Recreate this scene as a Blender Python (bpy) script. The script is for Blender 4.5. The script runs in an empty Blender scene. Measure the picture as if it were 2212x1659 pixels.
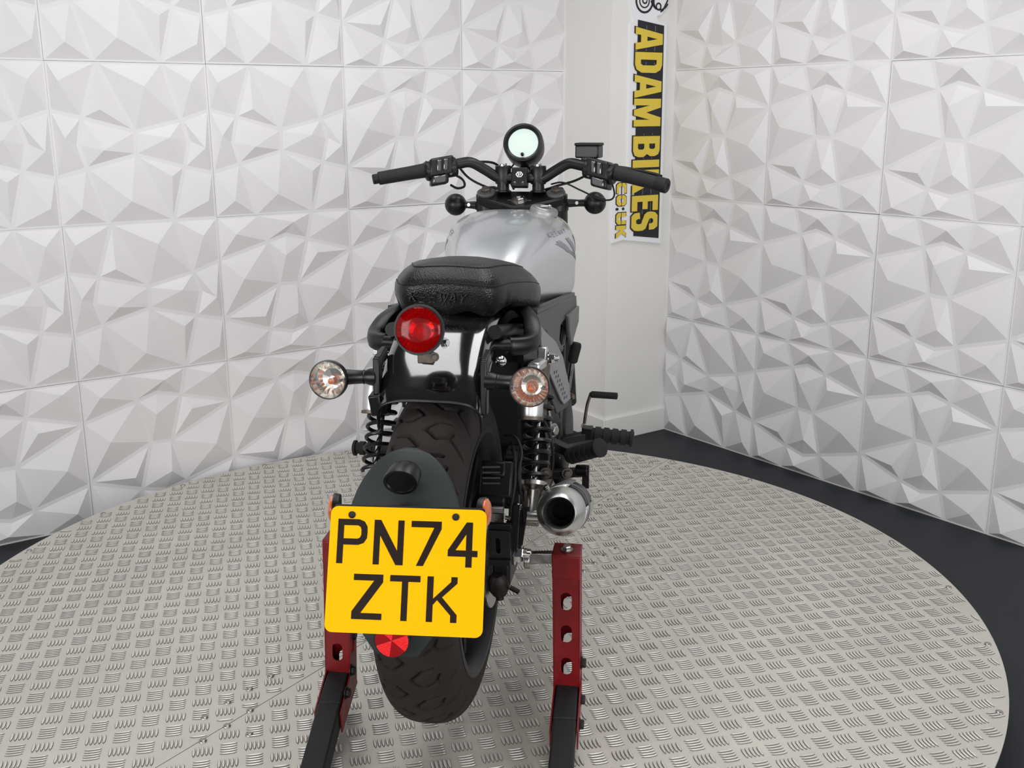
import bpy, bmesh, math, random
import numpy as np
from mathutils import Vector, Matrix, Euler
from mathutils.geometry import tessellate_polygon

random.seed(7)
scene = bpy.context.scene
COL = scene.collection
PI = math.pi
R = math.radians

# ------------------------------------------------------------------ camera
cam_d = bpy.data.cameras.new('camera')
cam = bpy.data.objects.new('camera', cam_d)
COL.objects.link(cam)
CAM_P, CAM_R, CAM_F = 0.2515, -0.0042, 2292.9
cam_d.sensor_fit = 'HORIZONTAL'
cam_d.sensor_width = 36.0
cam_d.lens = CAM_F / 2212 * 36.0
cam_d.clip_start = 0.05
cam_d.clip_end = 60
cam.matrix_world = Matrix.Translation((0, 0, 1.3451)) @ Matrix.Rotation(PI / 2 - CAM_P, 4, 'X') @ Matrix.Rotation(CAM_R, 4, 'Z')
scene.camera = cam

# ------------------------------------------------------------------ light
world = bpy.data.worlds.new('room_ambient')
scene.world = world
world.use_nodes = True
world.node_tree.nodes['Background'].inputs[0].default_value = (0.95, 0.97, 1.0, 1)
world.node_tree.nodes['Background'].inputs[1].default_value = 1.0


def area(name, loc, target, sx, sy, power, color):
    d = bpy.data.lights.new(name, 'AREA')
    d.shape = 'RECTANGLE'
    d.size, d.size_y = sx, sy
    d.energy = power
    d.color = color
    o = bpy.data.objects.new(name, d)
    COL.objects.link(o)
    o.location = loc
    o.rotation_euler = (Vector(target) - Vector(loc)).to_track_quat('-Z', 'Y').to_euler()
    return o


area('fill_lamp_left', (-1.9, -0.2, 1.25), (0.7, 3.5, 0.5), 1.1, 1.1, 46, (1.0, 0.985, 0.965))  # unseen lamp added left of the camera as fill, mainly for the right wall
area('fill_lamp_right', (1.9, -0.2, 1.25), (-0.5, 3.6, 0.5), 1.1, 1.1, 38, (0.97, 0.975, 1.0))  # matching unseen fill lamp added right of the camera for the left wall
area('fill_lamp_rear', (0.0, -2.8, 1.3), (0.0, 3.0, 0.6), 2.6, 1.7, 36, (0.98, 0.98, 1.0))  # added frontal fill light behind the camera, not a real opening
area('ceiling_lamp_left', (-0.55, 2.25, 2.52), (-0.55, 2.25, 0.0), 0.7, 2.3, 22.5, (0.985, 0.985, 1.0))
area('ceiling_lamp_right', (0.55, 2.25, 2.52), (0.55, 2.25, 0.0), 0.7, 2.3, 28, (0.985, 0.985, 1.0))

vs = scene.view_settings
scene.display_settings.display_device = 'sRGB'
vs.view_transform = 'Standard'
vs.look = 'None'
vs.exposure = -0.48
vs.gamma = 1.0
vs.use_curve_mapping = False


# ------------------------------------------------------------------ materials
def srgb(r, g, b):
    f = lambda c: (c / 255 / 12.92) if c / 255 <= 0.04045 else ((c / 255 + 0.055) / 1.055) ** 2.4
    return (f(r), f(g), f(b), 1)


MATS = {}


def mat(name, rgb, rough=0.5, metal=0.0, coat=0.0, var=0.0, var_scale=8.0, bump=0.0, bump_scale=60.0, kind='noise',
        rvar=0.0, trans=0.0, ior=1.45, emit=None, spec=0.5, aniso=None):
    m = bpy.data.materials.new(name)
    m.use_nodes = True
    nt = m.node_tree
    b = nt.nodes['Principled BSDF']
    col = srgb(*rgb)
    b.inputs['Base Color'].default_value = col
    b.inputs['Roughness'].default_value = rough
    b.inputs['Metallic'].default_value = metal
    b.inputs['Coat Weight'].default_value = coat
    b.inputs['Coat Roughness'].default_value = 0.08
    b.inputs['Transmission Weight'].default_value = trans
    b.inputs['IOR'].default_value = ior
    b.inputs['Specular IOR Level'].default_value = spec
    tc = nt.nodes.new('ShaderNodeTexCoord')
    if var or rvar:
        n = nt.nodes.new('ShaderNodeTexNoise')
        n.inputs['Scale'].default_value = var_scale
        n.inputs['Detail'].default_value = 6
        n.inputs['Roughness'].default_value = 0.65
        nt.links.new(tc.outputs['Object'], n.inputs['Vector'])
        if var:
            mp = nt.nodes.new('ShaderNodeMapRange')
            mp.inputs[1].default_value = 0.3
            mp.inputs[2].default_value = 0.7
            mp.inputs[3].default_value = 1 - var
            mp.inputs[4].default_value = 1 + var * 0.6
            nt.links.new(n.outputs[0], mp.inputs[0])
            mx = nt.nodes.new('ShaderNodeVectorMath')
            mx.operation = 'SCALE'
            mx.inputs[0].default_value = col[:3]
            nt.links.new(mp.outputs[0], mx.inputs['Scale'])
            nt.links.new(mx.outputs[0], b.inputs['Base Color'])
        if rvar:
            mr = nt.nodes.new('ShaderNodeMapRange')
            mr.inputs[1].default_value = 0.3
            mr.inputs[2].default_value = 0.7
            mr.inputs[3].default_value = max(0.03, rough - rvar)
            mr.inputs[4].default_value = min(1, rough + rvar)
            nt.links.new(n.outputs[0], mr.inputs[0])
            nt.links.new(mr.outputs[0], b.inputs['Roughness'])
    if bump:
        if kind == 'voronoi':
            t = nt.nodes.new('ShaderNodeTexVoronoi')
            t.feature = 'F1'
            out = t.outputs['Distance']
        else:
            t = nt.nodes.new('ShaderNodeTexNoise')
            t.inputs['Detail'].default_value = 4
            out = t.outputs[0]
        t.inputs['Scale'].default_value = bump_scale
        if aniso:
            mpg = nt.nodes.new('ShaderNodeMapping')
            mpg.inputs['Scale'].default_value = aniso
            nt.links.new(tc.outputs['Object'], mpg.inputs['Vector'])
            nt.links.new(mpg.outputs[0], t.inputs['Vector'])
        else:
            nt.links.new(tc.outputs['Object'], t.inputs['Vector'])
        bn = nt.nodes.new('ShaderNodeBump')
        bn.inputs['Strength'].default_value = bump
        bn.inputs['Distance'].default_value = 0.002
        nt.links.new(out, bn.inputs['Height'])
        nt.links.new(bn.outputs[0], b.inputs['Normal'])
    if emit:
        b.inputs['Emission Color'].default_value = srgb(*emit[0])
        b.inputs['Emission Strength'].default_value = emit[1]
    MATS[name] = m
    return m


mat('panel_white', (231, 229, 229), 0.42, var=0.03, var_scale=3.0)
mat('pillar_white', (232, 231, 227), 0.55, var=0.02, var_scale=2.0, bump=0.05, bump_scale=120)
mat("wall_back", (176, 174, 170), 0.8, var=0.1)
mat('ceiling_grey', (70, 70, 72), 0.8, var=0.05)
mat('floor_dark', (42, 44, 47), 0.55, spec=0.3, var=0.12, var_scale=5.0, bump=0.03, bump_scale=200)
mat('aluminium', (216, 213, 204), 0.45, 0.55, var=0.1, var_scale=3.5, rvar=0.12, bump=0.04, bump_scale=90)
mat('aluminium_bar', (236, 234, 228), 0.42, 0.65, var=0.06, var_scale=12)
mat('bar_grime', (108, 105, 98), 0.6, 0.3, var=0.3, var_scale=30)
mat('gloss_black', (7, 7, 8), 0.16, coat=1.0, var=0.2, rvar=0.05)
M_ = MATS['gloss_black'].node_tree.nodes['Principled BSDF']
M_.inputs['Coat IOR'].default_value = 2.3
mat('satin_black', (15, 15, 17), 0.36, var=0.15, var_scale=20, bump=0.05, bump_scale=300)
mat('matt_black', (17, 17, 18), 0.6, var=0.2, var_scale=20)
mat('hugger_grey', (46, 51, 50), 0.5, var=0.06, var_scale=10)
mat('engine_black', (12, 12, 13), 0.42, 0.2, var=0.3, var_scale=30, bump=0.1, bump_scale=200)
mat('rubber', (26, 25, 24), 0.78, var=0.2, var_scale=14, bump=0.12, bump_scale=350)
mat('grip_rubber', (22, 23, 25), 0.6, bump=0.5, bump_scale=420, kind='voronoi')
mat('tyre', (33, 28, 25), 0.85, var=0.25, var_scale=9, bump=0.12, bump_scale=300)
mat('leather', (13, 13, 14), 0.36, var=0.12, var_scale=10, bump=0.3, bump_scale=330, kind='voronoi', rvar=0.07)
mat('chrome', (225, 225, 225), 0.12, 1.0)
mat('steel', (175, 172, 168), 0.3, 1.0, var=0.12, var_scale=40, rvar=0.1)
mat('dull_steel', (112, 103, 95), 0.5, 0.9, var=0.35, var_scale=60, rvar=0.15)
mat('brushed', (206, 206, 204), 0.34, 1.0, var=0.06, var_scale=25, rvar=0.06)
mat('tank_silver', (206, 208, 210), 0.36, 0.85, coat=0.5, var=0.035, var_scale=16, bump=0.015, bump_scale=900)
mat('cover_grey', (104, 104, 106), 0.4, 0.5, var=0.1, var_scale=30)
mat('rim_dark', (34, 34, 36), 0.4, 0.3, var=0.2, var_scale=20)
mat('cap_metal', (168, 167, 165), 0.45, 0.9, var=0.08, var_scale=60)
mat('side_silver', (150, 150, 151), 0.35, 0.5, var=0.12, var_scale=40)
mat('panel_grey', (70, 71, 74), 0.45, 0.2, var=0.1, var_scale=20)
mat('stand_red', (124, 15, 20), 0.42, var=0.3, var_scale=16, rvar=0.12)
mat('arm_rubber', (21, 22, 23), 0.62, var=0.3, var_scale=22, bump=0.1, bump_scale=200)
mat('plate_yellow', (255, 192, 0), 0.55, spec=0.08)
mat('plate_brown', (32, 18, 11), 0.5, spec=0.2)
mat('red_lens', (205, 8, 14), 0.08, trans=0.85, ior=1.3)
mat('clear_lens', (246, 244, 240), 0.05, trans=0.95, ior=1.25)
mat('bulb_orange', (226, 112, 20), 0.2, coat=0.4)
mat('reflector_bowl', (238, 236, 232), 0.18, 1.0)
mat('reflector_bright', (246, 22, 26), 0.25, coat=0.5, bump=0.5, bump_scale=600)
mat('reflector_dark', (150, 8, 14), 0.25, coat=0.5)
mat('orange_reflector', (206, 98, 40), 0.2, coat=0.5)
mat('gauge_reflection', (190, 210, 199), 0.1, coat=1.0)  # pale green base paints in the white surroundings reflected by the dial glass
mat('black_hole', (5, 5, 5), 0.9)
mat('sign_white', (238, 238, 240), 0.4)
mat('sign_black', (30, 30, 36), 0.45)
mat('sign_grey', (110, 110, 115), 0.45)
mat('sign_yellow', (226, 198, 70), 0.45)
mat('decal_dark', (132, 134, 138), 0.4)
mat('leather_seam', (10, 10, 10), 0.6)
mat('dark_brown', (30, 24, 21), 0.5, 0.3, var=0.4, var_scale=60)
M = MATS


# ------------------------------------------------------------------ mesh helpers
def vec(p):
    return Vector(p)


def frame_of(axis):
    a = vec(axis).normalized()
    t = Vector((0, 0, 1)) if abs(a.z) < 0.9 else Vector((1, 0, 0))
    u = t.cross(a).normalized()
    return u, a.cross(u).normalized(), a


def spline(pts, n=8):
    P = [vec(p) for p in pts]
    out = []
    for i in range(len(P) - 1):
        p0 = P[max(i - 1, 0)]
        p1, p2 = P[i], P[i + 1]
        p3 = P[min(i + 2, len(P) - 1)]
        for k in range(n):
            t = k / n
            out.append(0.5 * ((2 * p1) + (p2 - p0) * t + (2 * p0 - 5 * p1 + 4 * p2 - p3) * t * t + (3 * p1 - p0 - 3 * p2 + p3) * t ** 3))
    out.append(P[-1])
    return out


def interp(x, tab):
    xs = [t[0] for t in tab]
    ys = [t[1] for t in tab]
    return float(np.interp(x, xs, ys))


def smooth_interp(x, tab):
    if x <= tab[0][0]:
        return tab[0][1]
    if x >= tab[-1][0]:
        return tab[-1][1]
    for i in range(len(tab) - 1):
        if tab[i][0] <= x <= tab[i + 1][0]:
            x0, y0 = tab[i]
            x1, y1 = tab[i + 1]
            xm, ym = tab[max(i - 1, 0)]
            xp, yp = tab[min(i + 2, len(tab) - 1)]
            m0 = (y1 - ym) / (x1 - xm)
            m1 = (yp - y0) / (xp - x0)
            h = x1 - x0
            t = (x - x0) / h
            return (2 * t ** 3 - 3 * t * t + 1) * y0 + (t ** 3 - 2 * t * t + t) * h * m0 + (-2 * t ** 3 + 3 * t * t) * y1 + (t ** 3 - t * t) * h * m1


class MB:
    def __init__(self):
        self.v = []
        self.f = []

    def add(self, vs, fs):
        o = len(self.v)
        self.v += [tuple(p) for p in vs]
        self.f += [tuple(i + o for i in f) for f in fs]
        return self

    def box(self, c, s, rot=None):
        c = vec(c)
        vs = []
        for x in (-0.5, 0.5):
            for y in (-0.5, 0.5):
                for z in (-0.5, 0.5):
                    p = Vector((x * s[0], y * s[1], z * s[2]))
                    if rot is not None:
                        p = rot @ p
                    vs.append(c + p)
        return self.add(vs, [(0, 1, 3, 2), (4, 6, 7, 5), (0, 4, 5, 1), (2, 3, 7, 6), (0, 2, 6, 4), (1, 5, 7, 3)])

    def bar(self, p0, p1, w, h, up=(0, 0, 1), w1=None, h1=None):
        p0, p1 = vec(p0), vec(p1)
        d = (p1 - p0).normalized()
        u = d.cross(vec(up)).normalized()
        n = u.cross(d).normalized()
        w1 = w if w1 is None else w1
        h1 = h if h1 is None else h1
        vs = []
        for p, a, b in ((p0, w, h), (p1, w1, h1)):
            for sx, sy in ((-1, -1), (1, -1), (1, 1), (-1, 1)):
                vs.append(p + u * sx * a / 2 + n * sy * b / 2)
        return self.add(vs, [(0, 3, 2, 1), (4, 5, 6, 7)] + [(i, (i + 1) % 4, (i + 1) % 4 + 4, i + 4) for i in range(4)])

    def lathe(self, prof, o, axis, n=28, cap0=True, cap1=True, a0=0.0, a1=2 * PI, su=1.0, sw=1.0):
        u, w, a = frame_of(axis)
        o = vec(o)
        full = abs(a1 - a0 - 2 * PI) < 1e-6
        m = n if full else n + 1
        vs = []
        for r, h in prof:
            for k in range(m):
                t = a0 + (a1 - a0) * k / n
                vs.append(o + a * h + u * (r * math.cos(t) * su) + w * (r * math.sin(t) * sw))
        fs = []
        for i in range(len(prof) - 1):
            for k in range(n):
                k2 = (k + 1) % m if full else k + 1
                fs.append((i * m + k, i * m + k2, (i + 1) * m + k2, (i + 1) * m + k))
        if full:
            if cap0:
                fs.append(tuple(reversed(range(m))))
            if cap1:
                fs.append(tuple((len(prof) - 1) * m + k for k in range(m)))
        return self.add(vs, fs)

    def cyl(self, p0, p1, r, r1=None, n=20, caps=True):
        p0, p1 = vec(p0), vec(p1)
        return self.lathe([(r, 0), (r if r1 is None else r1, (p1 - p0).length)], p0, p1 - p0, n, caps, caps)

    def hexbolt(self, p, axis, r=0.008, h=0.006, washer=True):
        a = vec(axis).normalized()
        p = vec(p)
        if washer:
            self.cyl(p, p + a * 0.0018, r * 1.4, n=16)
            p = p + a * 0.0018
        self.lathe([(r, 0), (r, h * 0.8), (r * 0.85, h)], p, a, 6)
        return self

    def tube(self, path, r, n=10, caps=True):
        P = [vec(p) for p in path]
        rs = r if isinstance(r, (list, tuple)) else [r] * len(P)
        d0 = (P[1] - P[0]).normalized()
        u = frame_of(d0)[0]
        vs = []
        for i, p in enumerate(P):
            d = (P[min(i + 1, len(P) - 1)] - P[max(i - 1, 0)]).normalized()
            u = (u - d * u.dot(d)).normalized()
            w = d.cross(u)
            for k in range(n):
                t = 2 * PI * k / n
                vs.append(p + (u * math.cos(t) + w * math.sin(t)) * rs[i])
        fs = []
        for i in range(len(P) - 1):
            for k in range(n):
                k2 = (k + 1) % n
                fs.append((i * n + k, i * n + k2, (i + 1) * n + k2, (i + 1) * n + k))
        if caps:
            fs.append(tuple(reversed(range(n))))
            fs.append(tuple((len(P) - 1) * n + k for k in range(n)))
        return self.add(vs, fs)

    def sphere(self, c, r, nu=24, nv=14, sc=(1, 1, 1)):
        c = vec(c)
        vs = [c + Vector((0, 0, r * sc[2]))]
        for j in range(1, nv):
            t = PI * j / nv
            for i in range(nu):
                a = 2 * PI * i / nu
                vs.append(c + Vector((r * sc[0] * math.sin(t) * math.cos(a), r * sc[1] * math.sin(t) * math.sin(a), r * sc[2] * math.cos(t))))
        vs.append(c - Vector((0, 0, r * sc[2])))
        fs = []
        for i in range(nu):
            fs.append((0, 1 + i, 1 + (i + 1) % nu))
            fs.append((len(vs) - 1, len(vs) - 1 - nu + (i + 1) % nu, len(vs) - 1 - nu + i))
        for j in range(nv - 2):
            for i in range(nu):
                a = 1 + j * nu + i
                b = 1 + j * nu + (i + 1) % nu
                fs.append((a, a + nu, b + nu, b))
        return self.add(vs, fs)

    def grid(self, fn, us, vs_, closeu=False, closev=False):
        nu, nv = len(us), len(vs_)
        P = [fn(u, v) for u in us for v in vs_]
        fs = []
        for i in range(nu if closeu else nu - 1):
            for j in range(nv if closev else nv - 1):
                i2, j2 = (i + 1) % nu, (j + 1) % nv
                fs.append((i * nv + j, i2 * nv + j, i2 * nv + j2, i * nv + j2))
        return self.add(P, fs)

    def prism(self, outline, o, ex, ey, t, holes=()):
        o, ex, ey = vec(o), vec(ex), vec(ey)
        ez = ex.cross(ey).normalized()
        loops = [list(outline)] + [list(h) for h in holes]
        flat = [p for l in loops for p in l]
        tri = tessellate_polygon([[Vector((p[0], p[1], 0)) for p in l] for l in loops])
        n = len(flat)
        vs = [o + ex * p[0] + ey * p[1] for p in flat] + [o + ex * p[0] + ey * p[1] + ez * t for p in flat]
        fs = [tuple(f) for f in tri] + [tuple(i + n for i in reversed(f)) for f in tri]
        k = 0
        for l in loops:
            m = len(l)
            for i in range(m):
                a, b = k + i, k + (i + 1) % m
                fs.append((a, b, b + n, a + n))
            k += m
        return self.add(vs, fs)

    def mesh(self, name, mt, angle=38, smooth=True):
        me = bpy.data.meshes.new(name)
        me.from_pydata(self.v, [], self.f)
        bm = bmesh.new()
        bm.from_mesh(me)
        bmesh.ops.recalc_face_normals(bm, faces=bm.faces)
        bm.to_mesh(me)
        bm.free()
        if smooth:
            for p in me.polygons:
                p.use_smooth = True
            me.set_sharp_from_angle(angle=R(angle))
        if mt:
            me.materials.append(M[mt])
        return me

    def build(self, name, mt, parent=None, angle=38, smooth=True, bevel=0.0, solid=0.0, label=None, segs=2):
        o = bpy.data.objects.new(name, self.mesh(name, mt, angle, smooth))
        COL.objects.link(o)
        o.parent = parent
        if solid:
            md = o.modifiers.new('solid', 'SOLIDIFY')
            md.thickness = solid
            md.offset = 0
        if bevel:
            md = o.modifiers.new('bevel', 'BEVEL')
            md.width = bevel
            md.segments = segs
            md.limit_method = 'ANGLE'
            md.angle_limit = R(35)
        if label:
            o['label'] = label
        return o


def tag(o, label, cat, group=None, kind=None):
    if label:
        o['label'] = label
    if cat:
        o['category'] = cat
    if group:
        o['group'] = group
    if kind:
        o['kind'] = kind
    return o


def empty(name, loc, rz=0.0):
    o = bpy.data.objects.new(name, None)
    COL.objects.link(o)
    o.location = loc
    o.rotation_euler = (0, 0, rz)
    o.empty_display_size = 0.1
    return o


def structure(o, label=None):
    o['kind'] = 'structure'
    if label:
        o['label'] = label
    return o


def rounded(w, h, r, n=6, cx=0.0, cy=0.0):
    out = []
    for sx, sy, a0 in ((1, 1, 0), (-1, 1, 90), (-1, -1, 180), (1, -1, 270)):
        for k in range(n + 1):
            a = R(a0 + 90 * k / n)
            out.append((cx + sx * (w / 2 - r) + r * math.cos(a), cy + sy * (h / 2 - r) + r * math.sin(a)))
    return out


def circle2(cx, cy, r, n=20, ry=None):
    ry = r if ry is None else ry
    return [(cx + r * math.cos(2 * PI * k / n), cy + ry * math.sin(2 * PI * k / n)) for k in range(n)]


def slot2(cx, cy, w, h, n=6):
    r = w / 2
    out = []
    for k in range(n + 1):
        a = PI * k / n
        out.append((cx + r * math.cos(a), cy + h / 2 - r + r * math.sin(a)))
    for k in range(n + 1):
        a = PI + PI * k / n
        out.append((cx + r * math.cos(a), cy - h / 2 + r + r * math.sin(a)))
    return out


# ------------------------------------------------------------------ the room
LWX, LWY, LWA = -1.4079, 3.3435, 0.6196
RWX, RWY, RWA = 0.6565, 4.4409, -0.9350
KX, KY = 0.385, 4.25
ZT = 0.11

floor = MB().box((0, 1.0, -0.05), (9, 10, 0.1)).build('floor', 'floor_dark', smooth=False)
structure(floor, 'dark charcoal floor around the turntable')


def wall_slab(name, ox, oy, an, t0, t1, label):
    e = MB()
    e.box(((t0 + t1) / 2, 0.072, 1.25), (t1 - t0, 0.12, 2.5))
    o = e.build(name, 'wall_back', smooth=False)
    o.location = (ox, oy, 0)
    o.rotation_euler = (0, 0, an)
    return structure(o, label)


structure(MB().box((0, 1.9, 2.65), (6.6, 7.4, 0.1)).build('ceiling', 'ceiling_grey', smooth=False), 'dark grey ceiling above the turntable')

wall_l = wall_slab('wall_left', LWX, LWY, LWA, -2.0, 2.0, 'wall clad in white faceted panels behind the left of the motorcycle')
wall_r = wall_slab('wall_right', RWX, RWY, RWA, 0.0, 3.0, 'wall clad in white faceted panels on the right')

PT = dict(TL=(0, 0), T1=(.293, 0), T2=(.70, 0), TR=(1, 0), L1=(0, .29), L2=(0, .70), R1=(1, .29), R2=(1, .71),
          BL=(0, 1), B1=(.293, 1), B2=(.70, 1), BR=(1, 1), P=(.356, .191), Q=(.656, .192), N=(.492, .149),
          S1=(.425, .495), S2=(.57, .502), U=(.339, .812), V=(.649, .81), M=(.504, .85))
CELLS = [('TL T1 P L1', (.113, .118, .024)), ('T1 T2 Q N P', (.537, .060, .026)), ('T2 TR R1 Q', (.88, .062, .023)),
         ('L1 P S1 L2', (.146, .428, .028)), ('P N Q S2 S1', (.465, .291, .023)), ('Q R1 S2', (.712, .291, .020)),
         ('S2 R1 R2 V', (.858, .569, .028)), ('L2 S1 U', (.288, .71, .021)), ('S1 S2 V M U', (.536, .71, .024)),
         ('L2 U B1 BL', (.118, .944, .024)), ('U M V B2 B1', (.46, .936, .024)), ('V R2 BR B2', (.892, .878, .024))]


def inset_poly(poly, d):
    n = len(poly)
    out = []
    for i in range(n):
        a, b, c = Vector(poly[i - 1]), Vector(poly[i]), Vector(poly[(i + 1) % n])
        d1, d2 = (b - a).normalized(), (c - b).normalized()
        n1, n2 = Vector((-d1.y, d1.x)), Vector((-d2.y, d2.x))
        m = n1 + n2
        k = d / max(0.28, 1 + n1.dot(n2))
        out.append(b + m * k)
    return out


def panel_mesh(name, rot):
    S = 0.5
    mb = MB()

    def tr(a, b):
        if rot:
            a, b = 1 - b, a
        return a, b
    for names, (ax, ay, ah) in CELLS:
        poly = [tr(*PT[n]) for n in names.split()]
        poly = [(a * S, b * S) for a, b in poly]
        area_ = sum(poly[i - 1][0] * poly[i][1] - poly[i][0] * poly[i - 1][1] for i in range(len(poly)))
        ins = inset_poly(poly, 0.0062 if area_ > 0 else -0.0062)
        a, b = tr(ax, ay)
        base = [(p.x, 0.0, -p.y) for p in ins]
        k = len(base)
        mb.add(base + [(a * S, -ah, -b * S)], [(i, (i + 1) % k, k) for i in range(k)])
    g = 0.0005
    a0, a1 = g, S - g
    mb.add([(a0, 0, -a0), (a1, 0, -a0), (a1, 0, -a1), (a0, 0, -a1), (a0, .0115, -a0), (a1, .0115, -a0), (a1, .0115, -a1), (a0, .0115, -a1)],
           [(0, 1, 2, 3), (0, 4, 5, 1), (1, 5, 6, 2), (2, 6, 7, 3), (3, 7, 4, 0)])
    me = bpy.data.meshes.new(name)
    me.from_pydata(mb.v, [], mb.f)
    # every facet faces the room
    bm = bmesh.new()
    bm.from_mesh(me)
    for f in bm.faces:
        f.normal_update()
        if f.normal.y > 0.001:
            f.normal_flip()
    bm.to_mesh(me)
    bm.free()
    me.materials.append(M['panel_white'])
    return me


PM = [panel_mesh('wall_panel', 0), panel_mesh('wall_panel_turned', 1)]


def put_panel(wall, col, row, turned):
    o = bpy.data.objects.new('wall_panel', PM[turned])
    COL.objects.link(o)
    o.parent = wall
    dz = random.uniform(-0.0012, 0.0012)
    o.location = (0.5 * col + random.uniform(-0.0006, 0.0006), random.uniform(-0.0012, 0.0005), 1.5 - 0.5 * row + dz * 0.3)
    o.rotation_euler = (0, random.uniform(-0.0015, 0.0015), 0)


# row -2 spans z 2.0-2.5, row -1 1.5-2.0, row 0 1.0-1.5, row 1 0.5-1.0, row 2 0-0.5
for c in range(-4, 4):
    for r_ in range(-2, 3):
        t = 0
        if r_ <= 0 and c <= 1:
            t = 1
        if r_ == 1 and c <= 0:
            t = 1
        put_panel(wall_l, c, r_, t)
for c in range(0, 6):
    for r_ in range(-2, 3):
        put_panel(wall_r, c, r_, 1 if (r_ == 2 and c == 0) else 0)

# boxed corner pillar
E_ = Vector((LWX + 2 * math.cos(LWA), LWY + 2 * math.sin(LWA)))
F_ = Vector((RWX, RWY))
K_ = Vector((KX, KY))
B_ = E_ + (F_ - K_)
mb = MB()
quad = [E_, K_, F_, B_]
ctr = sum(quad, Vector((0, 0))) / 4
vs_ = [(p.x, p.y, z) for z in (0, 2.5) for p in quad]
mb.add(vs_, [(0, 1, 2, 3), (4, 5, 6, 7)] + [(i, (i + 1) % 4, (i + 1) % 4 + 4, i + 4) for i in range(4)])
structure(mb.build('wall_corner', 'pillar_white', smooth=False), 'plain off-white boxed pillar in the corner between the panelled walls')
mb = MB()
for a, b, k0, k1 in ((E_, K_, 0.0, 0.012), (K_, F_, 0.0, 0.0)):
    d = (b - a).normalized()
    n = Vector((d.y, -d.x))
    b2 = b + d * k1
    lo = [(a.x, a.y), (b2.x, b2.y), (b2.x + n.x * .012, b2.y + n.y * .012), (a.x + n.x * .012, a.y + n.y * .012)]
    mb.add([(x, y, z) for z in (0, 0.1) for x, y in lo], [(0, 3, 2, 1), (4, 5, 6, 7)] + [(i, (i + 1) % 4, (i + 1) % 4 + 4, i + 4) for i in range(4)])
structure(mb.build('baseboard_corner', 'pillar_white', smooth=False, bevel=0.003), 'off-white baseboard round the corner pillar')

# ------------------------------------------------------------------ the sign
sd = (F_ - K_).normalized()
sn = Vector((sd.y, -sd.x))
sign = empty('wall_sign', (K_.x, K_.y, 0.8), math.atan2(sd.y, sd.x))
tag(sign, 'tall white sign with yellow vertical shop lettering on a black road strip, on the pillar', 'sign')
# local: x along the pillar face, y = -out, z up (world z - 0.8)
SX, SZ = Vector((1, 0, 0)), Vector((0, 0, 1))


def sprism(outl, out0, t, holes=()):
    return MB().prism([(x, z - 0.8) for x, z in outl], (0, -out0, 0), SX, SZ, t, [[(x, z - 0.8) for x, z in h] for h in holes])


board = [(.084, 1.674), (.105, 1.676), (.099, 1.70), (.080, 1.76), (.085, 1.86), (.16, 1.90), (.26, 1.87), (.285, 1.78), (.245, 1.71), (.22, 1.703),
         (.225, 1.685), (.274, 1.673), (.276, .814), (.066, .842), (.016, .833), (.014, 1.09), (.088, 1.10)]
board_o = sprism(board, 0.0, 0.012).build('board', 'sign_white', sign, smooth=False)
board_o.location.y = 0
strip = [(.121, 1.685), (.258, 1.668), (.262, .836), (.124, .854)]
sprism(strip, 0.0122, 0.0012).build('road_strip', 'sign_black', sign, smooth=False)
for x0 in (.165, .21):
    z = 1.665
    while z > 0.87:
        sprism([(x0, z), (x0 + .003, z), (x0 + .003, z - .045), (x0, z - .045)], 0.0136, 0.0006).build('lane_mark', 'sign_grey', sign, smooth=False)
        z -= 0.068

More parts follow.
